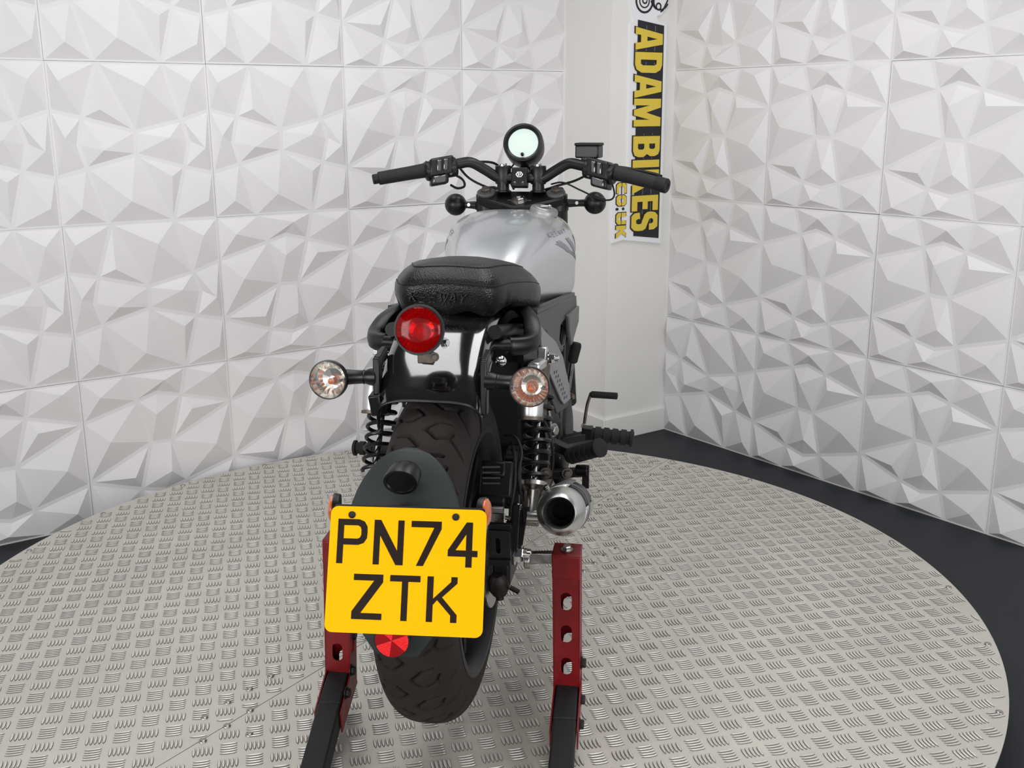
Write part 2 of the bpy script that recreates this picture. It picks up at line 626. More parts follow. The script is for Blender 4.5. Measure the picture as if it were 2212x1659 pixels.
# block letters in a unit box, x = reading direction 0..1, y = letter height 0..1
GL = {
    'A': ([(0, 0), (.30, 0), (.345, .2), (.655, .2), (.70, 0), (1, 0), (.73, 1), (.27, 1)], [[(.40, .42), (.50, .80), (.60, .42)]]),
    'D': ([(0, 0), (.62, 0), (.85, .06), (1, .24), (1, .76), (.85, .94), (.62, 1), (0, 1)], [[(.36, .2), (.36, .8), (.56, .8), (.64, .72), (.64, .28), (.56, .2)]]),
    'M': ([(0, 0), (.24, 0), (.24, .58), (.40, 0), (.60, 0), (.76, .58), (.76, 0), (1, 0), (1, 1), (.68, 1), (.5, .45), (.32, 1), (0, 1)], []),
    'B': ([(0, 0), (.70, 0), (.92, .06), (1, .2), (1, .38), (.86, .52), (.97, .64), (.97, .82), (.88, .95), (.68, 1), (0, 1)],
          [[(.36, .17), (.36, .42), (.58, .42), (.64, .37), (.64, .22), (.58, .17)], [(.36, .6), (.36, .83), (.56, .83), (.62, .78), (.62, .65), (.56, .6)]]),
    'I': ([(0, 0), (1, 0), (1, 1), (0, 1)], []),
    'K': ([(0, 0), (.34, 0), (.34, .30), (.42, .42), (.64, 0), (1, 0), (.66, .60), (.97, 1), (.62, 1), (.34, .62), (.34, 1), (0, 1)], []),
    'E': ([(0, 0), (1, 0), (1, .2), (.4, .2), (.4, .41), (.9, .41), (.9, .6), (.4, .6), (.4, .8), (1, .8), (1, 1), (0, 1)], []),
    'S': ([(.02, .30), (.04, .12), (.2, 0), (.8, 0), (.96, .1), (1, .24), (1, .42), (.9, .54), (.38, .68), (.36, .78), (.46, .84), (.58, .84), (.64, .78), (.64, .68), (.98, .68),
           (.97, .86), (.82, 1), (.22, 1), (.05, .9), (0, .74), (.02, .6), (.14, .5), (.62, .38), (.65, .26), (.58, .17), (.42, .17), (.36, .24), (.36, .32)], []),
    'C': ([(0, .2), (.2, 0), (1, 0), (1, .22), (.42, .22), (.34, .3), (.34, .7), (.42, .78), (1, .78), (1, 1), (.2, 1), (0, .8)], []),
    'O': ([(0, .2), (.2, 0), (.8, 0), (1, .2), (1, .8), (.8, 1), (.2, 1), (0, .8)], [[(.34, .28), (.34, .72), (.42, .78), (.58, .78), (.66, .72), (.66, .28), (.58, .22), (.42, .22)]]),
    'U': ([(0, .2), (.2, 0), (.8, 0), (1, .2), (1, 1), (.66, 1), (.66, .3), (.58, .22), (.42, .22), (.34, .3), (.34, 1), (0, 1)], []),
}


def sign_letter(ch, z0, z1, x0, x1, mt, out0, t, name):
    # reading runs downwards, letter tops face right
    ol, hs = GL[ch]
    f = lambda p: (x0 + (x1 - x0) * p[1], z0 + (z1 - z0) * p[0])
    return sprism([f(p) for p in ol], out0, t, [[f(p) for p in h] for h in hs]).build(name, mt, sign, smooth=False)


for ch, z0, z1 in (('A', 1.658, 1.574), ('D', 1.566, 1.489), ('A', 1.481, 1.394), ('M', 1.391, 1.285), ('B', 1.247, 1.166),
                   ('I', 1.154, 1.125), ('K', 1.115, 1.022), ('E', 1.014, .953), ('S', .948, .873)):
    sign_letter(ch, z0 + .004, z1 - .004, .1035, .2525, 'sign_black', 0.0136, 0.0016, 'letter_outline')
    sign_letter(ch, z0, z1, .1085, .2485, 'sign_yellow', 0.0153, 0.003, 'letter')
for ch, z0, z1 in (('C', 1.068, 1.028), ('O', 1.020, .979), ('U', .951, .905), ('K', .900, .852)):
    sign_letter(ch, z0 + .003, z1 - .003, .026, .0835, 'sign_black', 0.0122, 0.0012, 'letter_outline')
    sign_letter(ch, z0, z1, .030, .0795, 'sign_yellow', 0.0136, 0.002, 'letter')
for z in (1.082, .966):
    sprism(rounded(.014, .010, .003, 3, .034, z), 0.0122, 0.002).build('letter_dot', 'sign_black', sign, smooth=False)
sprism(circle2(.066, .966, .006, 12), 0.0122, 0.002).build('letter_dot', 'sign_black', sign, smooth=False)
for ch, zc in (('C', 1.048), ('O', .9995), ('U', .928)):   # stencil bridges
    sprism([(.0535, zc + .024), (.0565, zc + .024), (.0565, zc - .024), (.0535, zc - .024)], 0.0136, 0.0022).build('stencil_gap', 'sign_black', sign, smooth=False)


def ring2(cx, cy, r0, r1, a0, a1, n=28):
    o = [(cx + r1 * math.cos(R(a0 + (a1 - a0) * k / n)), cy + r1 * math.sin(R(a0 + (a1 - a0) * k / n))) for k in range(n + 1)]
    return o + [(cx + r0 * math.cos(R(a1 - (a1 - a0) * k / n)), cy + r0 * math.sin(R(a1 - (a1 - a0) * k / n))) for k in range(n + 1)]


lg = [ring2(.152, 1.755, .038, .046, 150, 430), ring2(.152, 1.755, .022, .027, 110, 400), ring2(.154, 1.757, .008, .014, 0, 350),
      ring2(.226, 1.738, .009, .015, 0, 359), ring2(.232, 1.775, .046, .052, 200, 330), [(.198, 1.80), (.204, 1.80), (.204, 1.748), (.214, 1.73), (.208, 1.727), (.198, 1.745)],
      [(.272, 1.80), (.278, 1.80), (.275, 1.76), (.25, 1.722), (.238, 1.716), (.236, 1.721), (.247, 1.727), (.269, 1.762)], [(.16, 1.76), (.165, 1.757), (.19, 1.79), (.185, 1.793)]]
for s_ in lg:
    sprism(s_, 0.0122, 0.0012).build('logo_mark', 'sign_black', sign, smooth=False)

# ------------------------------------------------------------------ the turntable
TC = Vector((-0.1405, 2.578))
TR_ = 1.3215
table = empty('turntable', (TC.x, TC.y, 0))
tag(table, 'large round aluminium tread plate turntable under the motorcycle', 'turntable')
SEAM_A = R(55.9)
sdir = Vector((math.cos(SEAM_A), math.sin(SEAM_A)))
snor = Vector((-sdir.y, sdir.x))
SEAM_OFF = (Vector((-0.516, 2.0834)) - TC).dot(snor)
sheets = []
for side in (1, -1):
    c0 = SEAM_OFF + side * 0.0011
    a = math.asin(c0 / TR_)
    pts = []
    for k in range(121):
        th = a + (PI - 2 * a) * k / 120 if side == 1 else PI - a + (PI + 2 * a) * k / 120
        pts.append(sdir * (TR_ * math.cos(th)) + snor * (TR_ * math.sin(th)))
    n = len(pts)
    vs_ = [(p.x, p.y, z) for z in (ZT - .006, ZT) for p in pts]
    fs_ = [tuple(reversed(range(n))), tuple(range(n, 2 * n))] + [(i, (i + 1) % n, (i + 1) % n + n, i + n) for i in range(n)]
    sheets.append(MB().add(vs_, fs_).build('deck_sheet', 'aluminium', table, angle=30))
MB().lathe([(TR_ - .012, 0.0), (TR_ - .012, ZT - .0062)], (0, 0, 0), (0, 0, 1), 128).build('rim_skirt', 'matt_black', table)

# raised five-bar tread
bar_mb = MB()
prof = [(-.0165, 0), (-.010, .0026), (0, .0033), (.010, .0026), (.0165, 0), (.010, -.0026), (0, -.0033), (-.010, -.0026)]
bv = [(x * 1.04, y * 1.12, 0) for x, y in prof] + [(x * .95, y * .74, .0014) for x, y in prof] + [(x * .8, y * .3, .0021) for x, y in prof]
bf = [(i, (i + 1) % 8, (i + 1) % 8 + 8, i + 8) for i in range(8)] + [(i + 8, (i + 1) % 8 + 8, (i + 1) % 8 + 16, i + 16) for i in range(8)] + [tuple(range(16, 24))]
bar_slots = [1] * 8 + [0] * 9
bar_me = bpy.data.meshes.new('tread_bar')
bar_me.from_pydata(bv, [], bf)
bar_me.materials.append(M['aluminium_bar'])
bar_me.materials.append(M['bar_grime'])
bar_me.polygons.foreach_set('material_index', bar_slots)
GA = R(12.85)
g1 = Vector((math.cos(GA), math.sin(GA)))
g2 = Vector((-g1.y, g1.x))
PITCH = 0.0507
cmw = cam.matrix_world.inverted()
bars = []
for si, (ox, oy) in enumerate(((-0.9547, 2.1459), (0.2848, 2.2312))):
    o0 = Vector((ox, oy)) - TC
    side = 1 if si == 0 else -1
    for i in range(-60, 61):
        for j in range(-60, 61):
            c = o0 + g1 * (i * PITCH) + g2 * (j * PITCH)
            if c.length > TR_ + .03:
                continue
            horiz = (i + j) % 2 != 0
            for k in range(5):
                q = c + (g2 if horiz else g1) * ((k - 2) * 0.0083)
                d = g1 if horiz else g2
                ok = True
                for e in (-.0165, .0165):
                    p = q + d * e
                    if p.length > TR_ - .004 or (p.dot(snor) - SEAM_OFF) * side < 0.002:
                        ok = False
                if not ok:
                    continue
                w = cmw @ Vector((q.x + TC.x, q.y + TC.y, ZT))
                u = 1106 + CAM_F * w.x / -w.z
                v_ = 829.5 - CAM_F * w.y / -w.z
                vis = 20 < u < 2190 and v_ < 1645 and not (600 < u < 1260)
                bars.append((-w.z if vis else 99 - w.z, si, q, GA if horiz else GA + PI / 2))
bars.sort(key=lambda b: b[0])
for dist, si, q, an in bars[:300]:
    o = bpy.data.objects.new('tread_bar', bar_me)
    COL.objects.link(o)
    o.parent = sheets[si]
    o.location = (q.x, q.y, ZT)
    o.rotation_euler = (0, 0, an)
for si in (0, 1):
    mb = MB()
    for dist, s2, q, an in bars[300:]:
        if s2 != si:
            continue
        c, s = math.cos(an), math.sin(an)
        mb.add([(q.x + x * c - y * s, q.y + x * s + y * c, ZT + z) for x, y, z in bv], bf)
    me = bpy.data.meshes.new('tread_bars')
    me.from_pydata(mb.v, [], mb.f)
    me.materials.append(M['aluminium_bar'])
    me.materials.append(M['bar_grime'])
    me.polygons.foreach_set('material_index', bar_slots * (len(mb.f) // len(bf)))
    o = bpy.data.objects.new('tread_bars', me)
    COL.objects.link(o)
    o.parent = sheets[si]
    o['kind'] = 'stuff'

rivet_me = MB().lathe([(.0085, 0), (.0085, .0012), (.007, .0034), (.0035, .0046)], (0, 0, 0), (0, 0, 1), 14).mesh('rivet', 'steel')
RV = [(-.583, 2.105), (-.617, 2.05), (-.651, 1.991), (-.561, 2.018), (-.595, 1.959), (-.541, 1.928), (-.548, 2.16), (-.63, 1.905),
      (.417, 3.744), (.455, 3.677), (.386, 3.583), (.433, 3.556), (.488, 3.518), (.534, 3.492), (.5, 3.646), (.554, 3.61), (.6, 3.583),
      (.294, 3.355), (.261, 3.307), (.352, 3.322), (.317, 3.273), (.283, 3.222), (.375, 3.241), (.34, 3.188), (.341, 2.931), (.302, 2.873),
      (.264, 2.821), (.231, 2.77), (.197, 2.718), (-.02, 2.86), (-.09, 2.75), (-.30, 2.44), (-.36, 2.34), (-.19, 2.42), (-.26, 2.32), (.12, 2.62)]
RV = [Vector(p) - TC for p in RV] + [Vector((1.303 * math.cos(R(a)), 1.303 * math.sin(R(a)))) for a in np.arange(-40.2, 319, 13.8)]
for p in RV:
    o = bpy.data.objects.new('rivet', rivet_me)
    COL.objects.link(o)
    o.parent = table
    o.location = (p.x, p.y, ZT)
#BIKE#
# ------------------------------------------------------------------ the motorcycle
BX, BY, PSI = -0.1345, 1.9659, R(9.0)
bike = empty('motorcycle', (BX, BY, ZT), -PSI)
tag(bike, 'silver tanked black motorcycle on red paddock stand, seen from behind', 'motorcycle')
AX = 0.393                                                   # rear axle height above the deck
TW, TRAD, SEC = 0.152, 0.333, 0.095


def seg_dist(X, Y, a, b):
    ax, ay = a
    bx, by = b
    dx, dy = bx - ax, by - ay
    t = np.clip(((X - ax) * dx + (Y - ay) * dy) / (dx * dx + dy * dy), 0, 1)
    return np.hypot(X - ax - t * dx, Y - ay - t * dy)


def make_tyre(name, rad, wid, sec, yc, zc, na, nm, parent):
    a = np.linspace(0, 2 * PI, na, endpoint=False)
    t = np.linspace(0.0, PI, nm)
    # uneven samples: finer on the tread
    ct, st = np.cos(t), np.sin(t)
    lx = (wid / 2) * np.sign(ct) * np.abs(ct) ** 0.75
    rr = rad - sec + sec * np.abs(st) ** 0.75
    arc = np.concatenate([[0], np.cumsum(np.hypot(np.diff(lx), np.diff(rr)))])
    tt = np.interp(np.linspace(0, arc[-1], nm), arc, t)
    ct, st = np.cos(tt), np.sin(tt)
    lx = (wid / 2) * np.sign(ct) * np.abs(ct) ** 0.75
    rr = rad - sec + sec * np.abs(st) ** 0.75
    XX = np.repeat(lx[None, :], na, 0)
    RR = np.repeat(rr[None, :], na, 0)
    SS = np.repeat((a * rad)[:, None], nm, 1)
    per = 2 * PI * rad / 26
    s0 = SS % per
    g = np.full(XX.shape, 9.0)
    segs = [((.004, 0), (.026, .020)), ((.026, .020), (.047, .010)), ((.047, .010), (.072, .034)),
            ((.004, 0), (.024, -.022)), ((.024, -.022), (.044, -.026)), ((.047, .010), (.052, -.006))]
    for sx in (1, -1):
        off = 0 if sx == 1 else per / 2
        for k in (-1, 0, 1, 2):
            for p, q in segs:
                g = np.minimum(g, seg_dist(XX * sx, s0, (p[0], p[1] + off + k * per - per / 2), (q[0], q[1] + off + k * per - per / 2)))
    depth = np.clip(1 - (g - 0.0022) / 0.0014, 0, 1) * 0.0085
    tread = np.clip((RR - (rad - 0.055)) / 0.01, 0, 1)
    RR = RR - depth * tread
    Y = yc + RR * np.cos(a)[:, None]
    Z = zc + RR * np.sin(a)[:, None]
    P = np.stack([XX, Y, Z], -1).reshape(-1, 3)
    i, j = np.meshgrid(np.arange(na), np.arange(nm - 1), indexing='ij')
    i2 = (i + 1) % na
    F = np.stack([i * nm + j, i2 * nm + j, i2 * nm + j + 1, i * nm + j + 1], -1).reshape(-1, 4)
    me = bpy.data.meshes.new(name)
    me.from_pydata(P.tolist(), [], F.tolist())
    for p in me.polygons:
        p.use_smooth = True
    me.materials.append(M['tyre'])
    o = bpy.data.objects.new(name, me)
    COL.objects.link(o)
    o.parent = parent
    return o


def make_wheel(yc, zc, rad, wid, sec, na, nm):
    ty = make_tyre('rear_tyre' if yc == 0 else 'front_tyre', rad, wid, sec, yc, zc, na, nm, bike)
    rb = rad - sec
    hw = wid / 2
    c = (0, yc, zc)
    mb = MB()
    for sx in (1, -1):
        mb.lathe([(rb + .004, hw - .004), (rb + .006, hw + .001), (rb - .004, hw + .002), (rb - .012, hw - .008), (rb - .022, hw - .03), (rb - .024, 0)],
                 c, (sx, 0, 0), 64, False, False)
    mb.build('wheel_rim', 'rim_dark' if yc == 0 else 'satin_black', ty)
    mb = MB()
    mb.cyl((-.06, yc, zc), (.06, yc, zc), .045, n=28)
    for k in range(10):
        a = 2 * PI * k / 10 + .2
        d = Vector((0, math.cos(a), math.sin(a)))
        for sx in (1, -1):
            mb.bar(Vector(c) + d * .035 + Vector((sx * .03, 0, 0)), Vector(c) + d * (rb - .02) + Vector((sx * (hw - .04), 0, 0)), .022, .014, up=(1, 0, 0))
    mb.build('wheel_spokes', 'satin_black', ty)
    return ty


rear_tyre = make_wheel(0, AX, TRAD, TW, SEC, 1100, 84)
front_tyre = make_wheel(1.42, .3125, .31, .11, .08, 420, 48)
mb = MB()
mb.lathe([(.11, -.002), (.11, .002), (.06, .002), (.06, -.002), (.11, -.002)], (.098, 0, AX), (1, 0, 0), 40, False, False)
mb.build('brake_disc', 'steel', rear_tyre)

# --- rear mudguard hugging the tyre with the plate on it
def hug(t, s):
    tt = R(t)
    if t < 62:
        w = .097 * math.sqrt(max(0.0, 1 - ((62 - t) / 21.5) ** 2))
    elif t < 80:
        w = .097
    else:
        w = .097 - .062 * ((t - 80) / 15) ** 1.2
    r = .379 - .03 * s * s * (w / .097) ** 2
    return (w * s, -r * math.sin(tt), AX + r * math.cos(tt))


hugger = MB().grid(hug, list(np.linspace(40.6, 95, 46)), list(np.linspace(-1, 1, 25))).build('tyre_hugger', 'hugger_grey', bike, solid=.003)
hn = Vector((0, -math.sin(R(53)), math.cos(R(53))))
lb = Vector((.004, -.292, .658))
mb = MB()
mb.lathe([(.022, 0), (.0255, .004), (.028, .012), (.0295, .040), (.0285, .043), (.024, .0435), (.022, .041)], lb, Vector((0, -1, -.20)), 36, su=1.0, sw=.78)
mb.build('plate_light', 'satin_black', bike, angle=50)
mb = MB()
mb.box((.012, -.375, .622), (.046, .10, .006), Matrix.Rotation(R(-20), 3, 'X'))
mb.bar((.01, -.36, .61), (.045, -.505, .655), .05, .008)
mb.build('plate_stay', 'satin_black', bike, bevel=.002)

# number plate
PC = Vector((.0672, -.548, .5945))
PROT = Matrix.Rotation(R(3.0), 3, 'Z') @ Matrix.Rotation(R(-23.6), 3, 'X') @ Matrix.Rotation(R(-0.3), 3, 'Y')
pex, pey = PROT @ Vector((1, 0, 0)), PROT @ Vector((0, 0, 1))
pez = pex.cross(pey)
PW, PH = .229, .180
mb = MB().prism(rounded(PW, PH, .011), PC, pex, pey, .003)
plate = mb.build('number_plate', 'plate_yellow', bike, angle=30)
plate['label'] = 'yellow rear number plate with dark brown characters'
PLG = {
    'P': ([(0, 0), (9, 0), (9, 27), (31, 27), (39, 30), (43.5, 37), (44, 45), (43.5, 54), (39, 61), (31, 64), (0, 64)], [[(9, 36), (9, 55), (30, 55), (33.5, 53), (35, 49), (35, 42), (33.5, 38), (30, 36)]]),
    'N': ([(0, 0), (9, 0), (9, 42), (33.5, 0), (44, 0), (44, 64), (35, 64), (35, 20), (9.5, 64), (0, 64)], []),
    '7': ([(9, 0), (19, 0), (44, 53), (44, 64), (0, 64), (0, 55), (33.5, 55)], []),
    '4': ([(26, 0), (35, 0), (35, 15), (43, 15), (43, 24), (35, 24), (35, 64), (26, 64), (0, 24), (0, 15), (26, 15)], [[(11, 24), (26, 47), (26, 24)]]),
    'Z': ([(0, 0), (44, 0), (44, 9), (13, 9), (44, 53), (44, 64), (1, 64), (1, 55), (31, 55), (0, 11)], []),
    'T': ([(17.5, 0), (26.5, 0), (26.5, 55), (44, 55), (44, 64), (0, 64), (0, 55), (17.5, 55)], []),
    'K': ([(0, 0), (9, 0), (9, 24), (15, 31), (35, 10), (35, 0), (44, 0), (44, 11), (22, 35), (43.5, 55), (43.5, 64), (34.5, 64), (34.5, 57), (9, 32.5), (9, 64), (0, 64)], []),
}
for ch, fx, top in (('P', .052, .102), ('N', .287, .102), ('7', .525, .102), ('4', .763, .102), ('Z', .168, .536), ('T', .405, .536), ('K', .642, .536)):
    x0 = (fx - .5) * PW
    y0 = (.5 - top) * PH - .064
    f = lambda p: (x0 + p[0] / 1000, y0 + p[1] / 1000)
    ol, hs = PLG[ch]
    MB().prism([f(p) for p in ol], PC + pez * .0031, pex, pey, .0004, [[f(p) for p in h] for h in hs]).build('plate_character', 'plate_brown', plate, smooth=False)
for fx, fy in ((.138, .068), (.805, .062)):
    MB().lathe([(.0052, 0), (.0052, .0015), (.003, .0035)], PC + pex * ((fx - .5) * PW) + pey * ((.5 - fy) * PH) + pez * .003, pez, 16).build('plate_screw', 'matt_black', plate)
mb = MB().prism(rounded(PW * .97, .05, .004), PC - pez * .006 + pey * (PH / 2 - .022), pex, pey, .004)
mb.build('plate_bracket', 'satin_black', bike)
for fx in (-.506, .462):
    c = PC + pex * (fx * PW) + pey * (PH / 2 - .002) - pez * .027
    sx = 1 if fx > 0 else -1
    ax_ = (pex * 1.0 + pez * .12 * sx).normalized() * sx
    MB().lathe([(.021, -.006), (.0225, 0), (.0225, .003)], c, ax_, 28).build('side_reflector_back', 'satin_black', bike)
    MB().lathe([(.0205, .003), (.0205, .006), (.016, .009), (.006, .0105)], c, ax_, 28).build('side_reflector', 'orange_reflector', bike)

# round red reflector under the plate
rc = Vector((0.0, -.402, .402))
rn = Vector((.03, -1, .12)).normalized()
MB().lathe([(.029, -.012), (.030, 0)], rc, rn, 36).build('reflector_housing', 'matt_black', bike)
ru, rw, _ = frame_of(rn)
for k in range(6):
    mb = MB()
    pts = [rc + rn * .0012] + [rc + rn * .0008 + (ru * math.cos(R(60 * k + 60 * j / 8 + 22)) + rw * math.sin(R(60 * k + 60 * j / 8 + 22))) * .0278 for j in range(9)]
    mb.add(pts, [(0, j, j + 1) for j in range(1, 9)])
    mb.build('reflector_sector', 'reflector_bright' if k % 2 else 'reflector_dark', bike, smooth=False)
mb = MB()
mb.bar((0, -.37, .40), (.05, -.54, .55), .04, .004)
mb.build('reflector_stay', 'matt_black', bike)

# --- rear fender
FP = spline([(0, -.118, .728), (0, -.103, .752), (0, -.065, .795), (0, 0, .832), (0, .09, .858), (0, .22, .868), (0, .36, .85)], 7)


def fend(i, th):
    p = FP[i]
    s, c = math.sin(th), math.cos(th)
    sg = 1 if s >= 0 else -1
    w = .0965 * sg * abs(s) ** .55
    drop = .052 * (1 - max(0.0, c) ** .5) if c > 0 else .052 - c * .04
    fwd = (1 - max(0.0, c) ** .7) * .012
    return (w, p.y + fwd, p.z - drop)


fender = MB().grid(fend, list(range(len(FP))), list(np.linspace(-1.72, 1.72, 41))).build('rear_fender', 'gloss_black', bike, angle=60, solid=.003)
lipp = [fend(0, th) for th in np.linspace(-1.72, 1.72, 41)]
MB().tube(lipp, .0028, 8).build('fender_lip', 'satin_black', fender)
for sx in (1, -1):
    mb = MB()
    mb.bar((sx * .1, -.092, .70), (sx * .1, -.085, .80), .012, .026, up=(0, 1, 0))
    mb.bar((sx * .1, -.09, .79), (sx * .098, -.04, .80), .012, .024, up=(0, 0, 1))
    mb.build('fender_strut', 'satin_black', bike, bevel=.003)
mb = MB()
mb.bar((-.102, -.10, .735), (-.098, -.095, .695), .022, .03, up=(0, 1, 0))
mb.build('fender_tab', 'satin_black', bike, bevel=.003)


# --- round lamps
def lamp(name, c, axis, r, depth, housing_mat, lens_mat, dome, bulb_mat, parent, bs=.2, rim=1.04):
    a = vec(axis).normalized()
    c = vec(c)
    root = MB().lathe([(.006, -depth), (r * .62, -depth * .86), (r * .88, -depth * .5), (r * rim * .98, -depth * .12), (r * rim, 0), (r * rim, .007), (r * .95, .007)],
                      c, a, 36, True, False).build(name, housing_mat, parent)
    MB().lathe([(r * .12, -depth * .62), (r * .5, -depth * .55), (r * .8, -depth * .25), (r * .95, .001)], c, a, 18, True, False).build('lamp_reflector', 'reflector_bowl', root, smooth=False)
    MB().sphere(c - a * depth * .36 - Vector((0, 0, r * .12)), r * bs, 14, 10).build('bulb', bulb_mat, root)
    prof = [(r * .96, .002), (r * .99, .010), (r * .97, .010 + dome * .45), (r * .8, .010 + dome * .8), (r * .45, .010 + dome * .97), (r * .02, .010 + dome)]
    MB().lathe(prof, c, a, 40, False, True).build('lens', lens_mat, root)
    # moulded optics behind the lens: fine radial ribs
    u, w, _ = frame_of(a)
    mb = MB()
    for k in range(30):
        t = 2 * PI * k / 30
        d = u * math.cos(t) + w * math.sin(t)
        mb.bar(c + d * r * .60 + a * .0035, c + d * r * .93 + a * .0045, r * .03, .002, up=a, w1=r * .07)
    mb.build('lens_ribs', lens_mat, root)
    for s in (1, -1):
        MB().cyl(c + u * r * .66 * s - a * .004, c + u * r * .66 * s + a * (.009 + dome * .6), r * .075, n=12).build('lens_screw', 'dull_steel', root)
    return root


tl = lamp('tail_light', (.0008, -.164, .8695), (.02, -1, .16), .0405, .035, 'satin_black', 'red_lens', .012, 'reflector_bright', bike, .3, 1.1)
tl['label'] = 'round red tail light with black shell'
mb = MB()
mb.bar((.004, -.118, .80), (.006, -.145, .845), .022, .012, up=(0, 1, 0))
mb.box((.006, -.142, .815), (.03, .012, .02))
mb.build('tail_light_bracket', 'dull_steel', bike, bevel=.002)
MB().hexbolt((.038, -.140, .842), (.8, -.4, .1), .007, .007).build('bracket_bolt', 'chrome', bike)
mb = MB()
mb.hexbolt((.022, -.148, .818), (.2, -1, .1), .006, .006)
mb.build('bracket_bolt', 'dull_steel', bike)
for sx in (1, -1):
    c = (sx * .186, -.108, .760)
    l = lamp('rear_indicator', c, (-.02 if sx > 0 else -.06, -1, .1), .0350, .038, 'satin_black', 'clear_lens', .009, 'bulb_orange', bike, .23 if sx > 0 else .17)
    l['label'] = 'round clear rear indicator with orange bulb'
    mb = MB()
    mb.lathe([(.017, 0), (.0155, .012), (.0125, .02), (.0135, .0225), (.0125, .025), (.0135, .045), (.0145, .055)], (sx * .103, -.088, .763), (sx, -.1, -.02), 20)
    mb.build('indicator_stalk', 'satin_black', bike)

# --- seat
SOUT = [(.0, .046), (.05, .047), (.082, .053), (.103, .075), (.118, .12), (.136, .18), (.149, .25), (.148, .33), (.128, .42), (.098, .49), (.05, .52), (0, .525)]
so = spline([(p[0], p[1], 0) for p in SOUT], 5)
so = [(p.x, p.y) for p in so] + [(-p.x, p.y) for p in reversed(so[1:-1])]
NSO = len(so)


def seat_ring(level):
    zo, ins = level
    ring = []
    for i, (x, y) in enumerate(so):
        cy = .27
        k = 1 - ins / .14
        ky = 1 - ins / .235
        yy = cy + (y - cy) * ky
        xx = x * k
        zt = smooth_interp(yy, [(.04, .947), (.12, .952), (.22, .946), (.32, .928), (.42, .905), (.53, .885)])
        f = max(0.0, -zo - .03) / .085
        bot = 0.0
        if y < .14:
            bot = .012 * math.cos(xx / .1 * 2.6 * PI) * f - .004 * f
        else:
            bot = .018 * f * min(1, (y - .14) / .1)
        crown = -.020 * (xx / .14) ** 2 * (1 if zo > -.03 else max(0.0, 1 + (zo + .03) / .05))
        ring.append((xx, yy + (.012 * f if y < .1 else 0), zt + zo + crown - bot * .6))
    return ring


LV = [(-.092, .030), (-.097, .016), (-.093, .006), (-.075, .001), (-.055, 0), (-.040, .001), (-.032, .003), (-.029, .006), (-.026, .0065), (-.021, .011), (-.013, .020), (-.007, .032), (-.005, .036), (-.0035, .038), (-.001, .05), (0, .075), (.001, .11), (.001, .1385)]
mb = MB()
rings = [seat_ring(l) for l in LV]
vv = [p for r_ in rings for p in r_]
ff = [(i * NSO + k, i * NSO + (k + 1) % NSO, (i + 1) * NSO + (k + 1) % NSO, (i + 1) * NSO + k) for i in range(len(LV) - 1) for k in range(NSO)]
ff.append(tuple((len(LV) - 1) * NSO + k for k in range(NSO)))
ff.append(tuple(reversed(range(NSO))))
seat = mb.add(vv, ff).build('seat', 'leather', bike, angle=70)
for lv in ((-.0305, .0045), (-.0048, .0365)):
    pts = seat_ring(lv)
    MB().tube(pts + pts[:2], .0016, 6, False).build('seam', 'leather_seam', seat)
# embossed maker's name on the back of the seat
STRK = {
    'K': [((0, 0), (0, 1)), ((.1, .5), (.75, 1)), ((.2, .5), (.8, 0))],
    'E': [((0, 0), (.75, 0)), ((0, .5), (.65, .5)), ((0, 1), (.75, 1))],
    'W': [((0, 1), (.2, 0)), ((.2, 0), (.45, .9)), ((.45, .9), (.7, 0)), ((.7, 0), (.95, 1))],
    'A': [((0, 0), (.4, 1)), ((.4, 1), (.8, 0)), ((.2, .3), (.65, .3))],
    'Y': [((0, 1), (.4, .5)), ((.8, 1), (.4, .5)), ((.4, .5), (.4, 0))],
}
mb = MB()
x = -.072
for ch in 'KEEWAY':
    for a, b in STRK[ch]:
        q = []
        for px_, py_ in (a, b):
            X = x + px_ * .0165 + py_ * .006
            q.append((X, .0472 + (0.0 if abs(X) < .05 else (abs(X) - .05) * .18), .880 + py_ * .018))
        mb.bar(q[0], q[1], .0028, .0036, up=(0, 1, 0))
    x += .0192
mb.build('embossed_name', 'leather', seat, bevel=.0006)

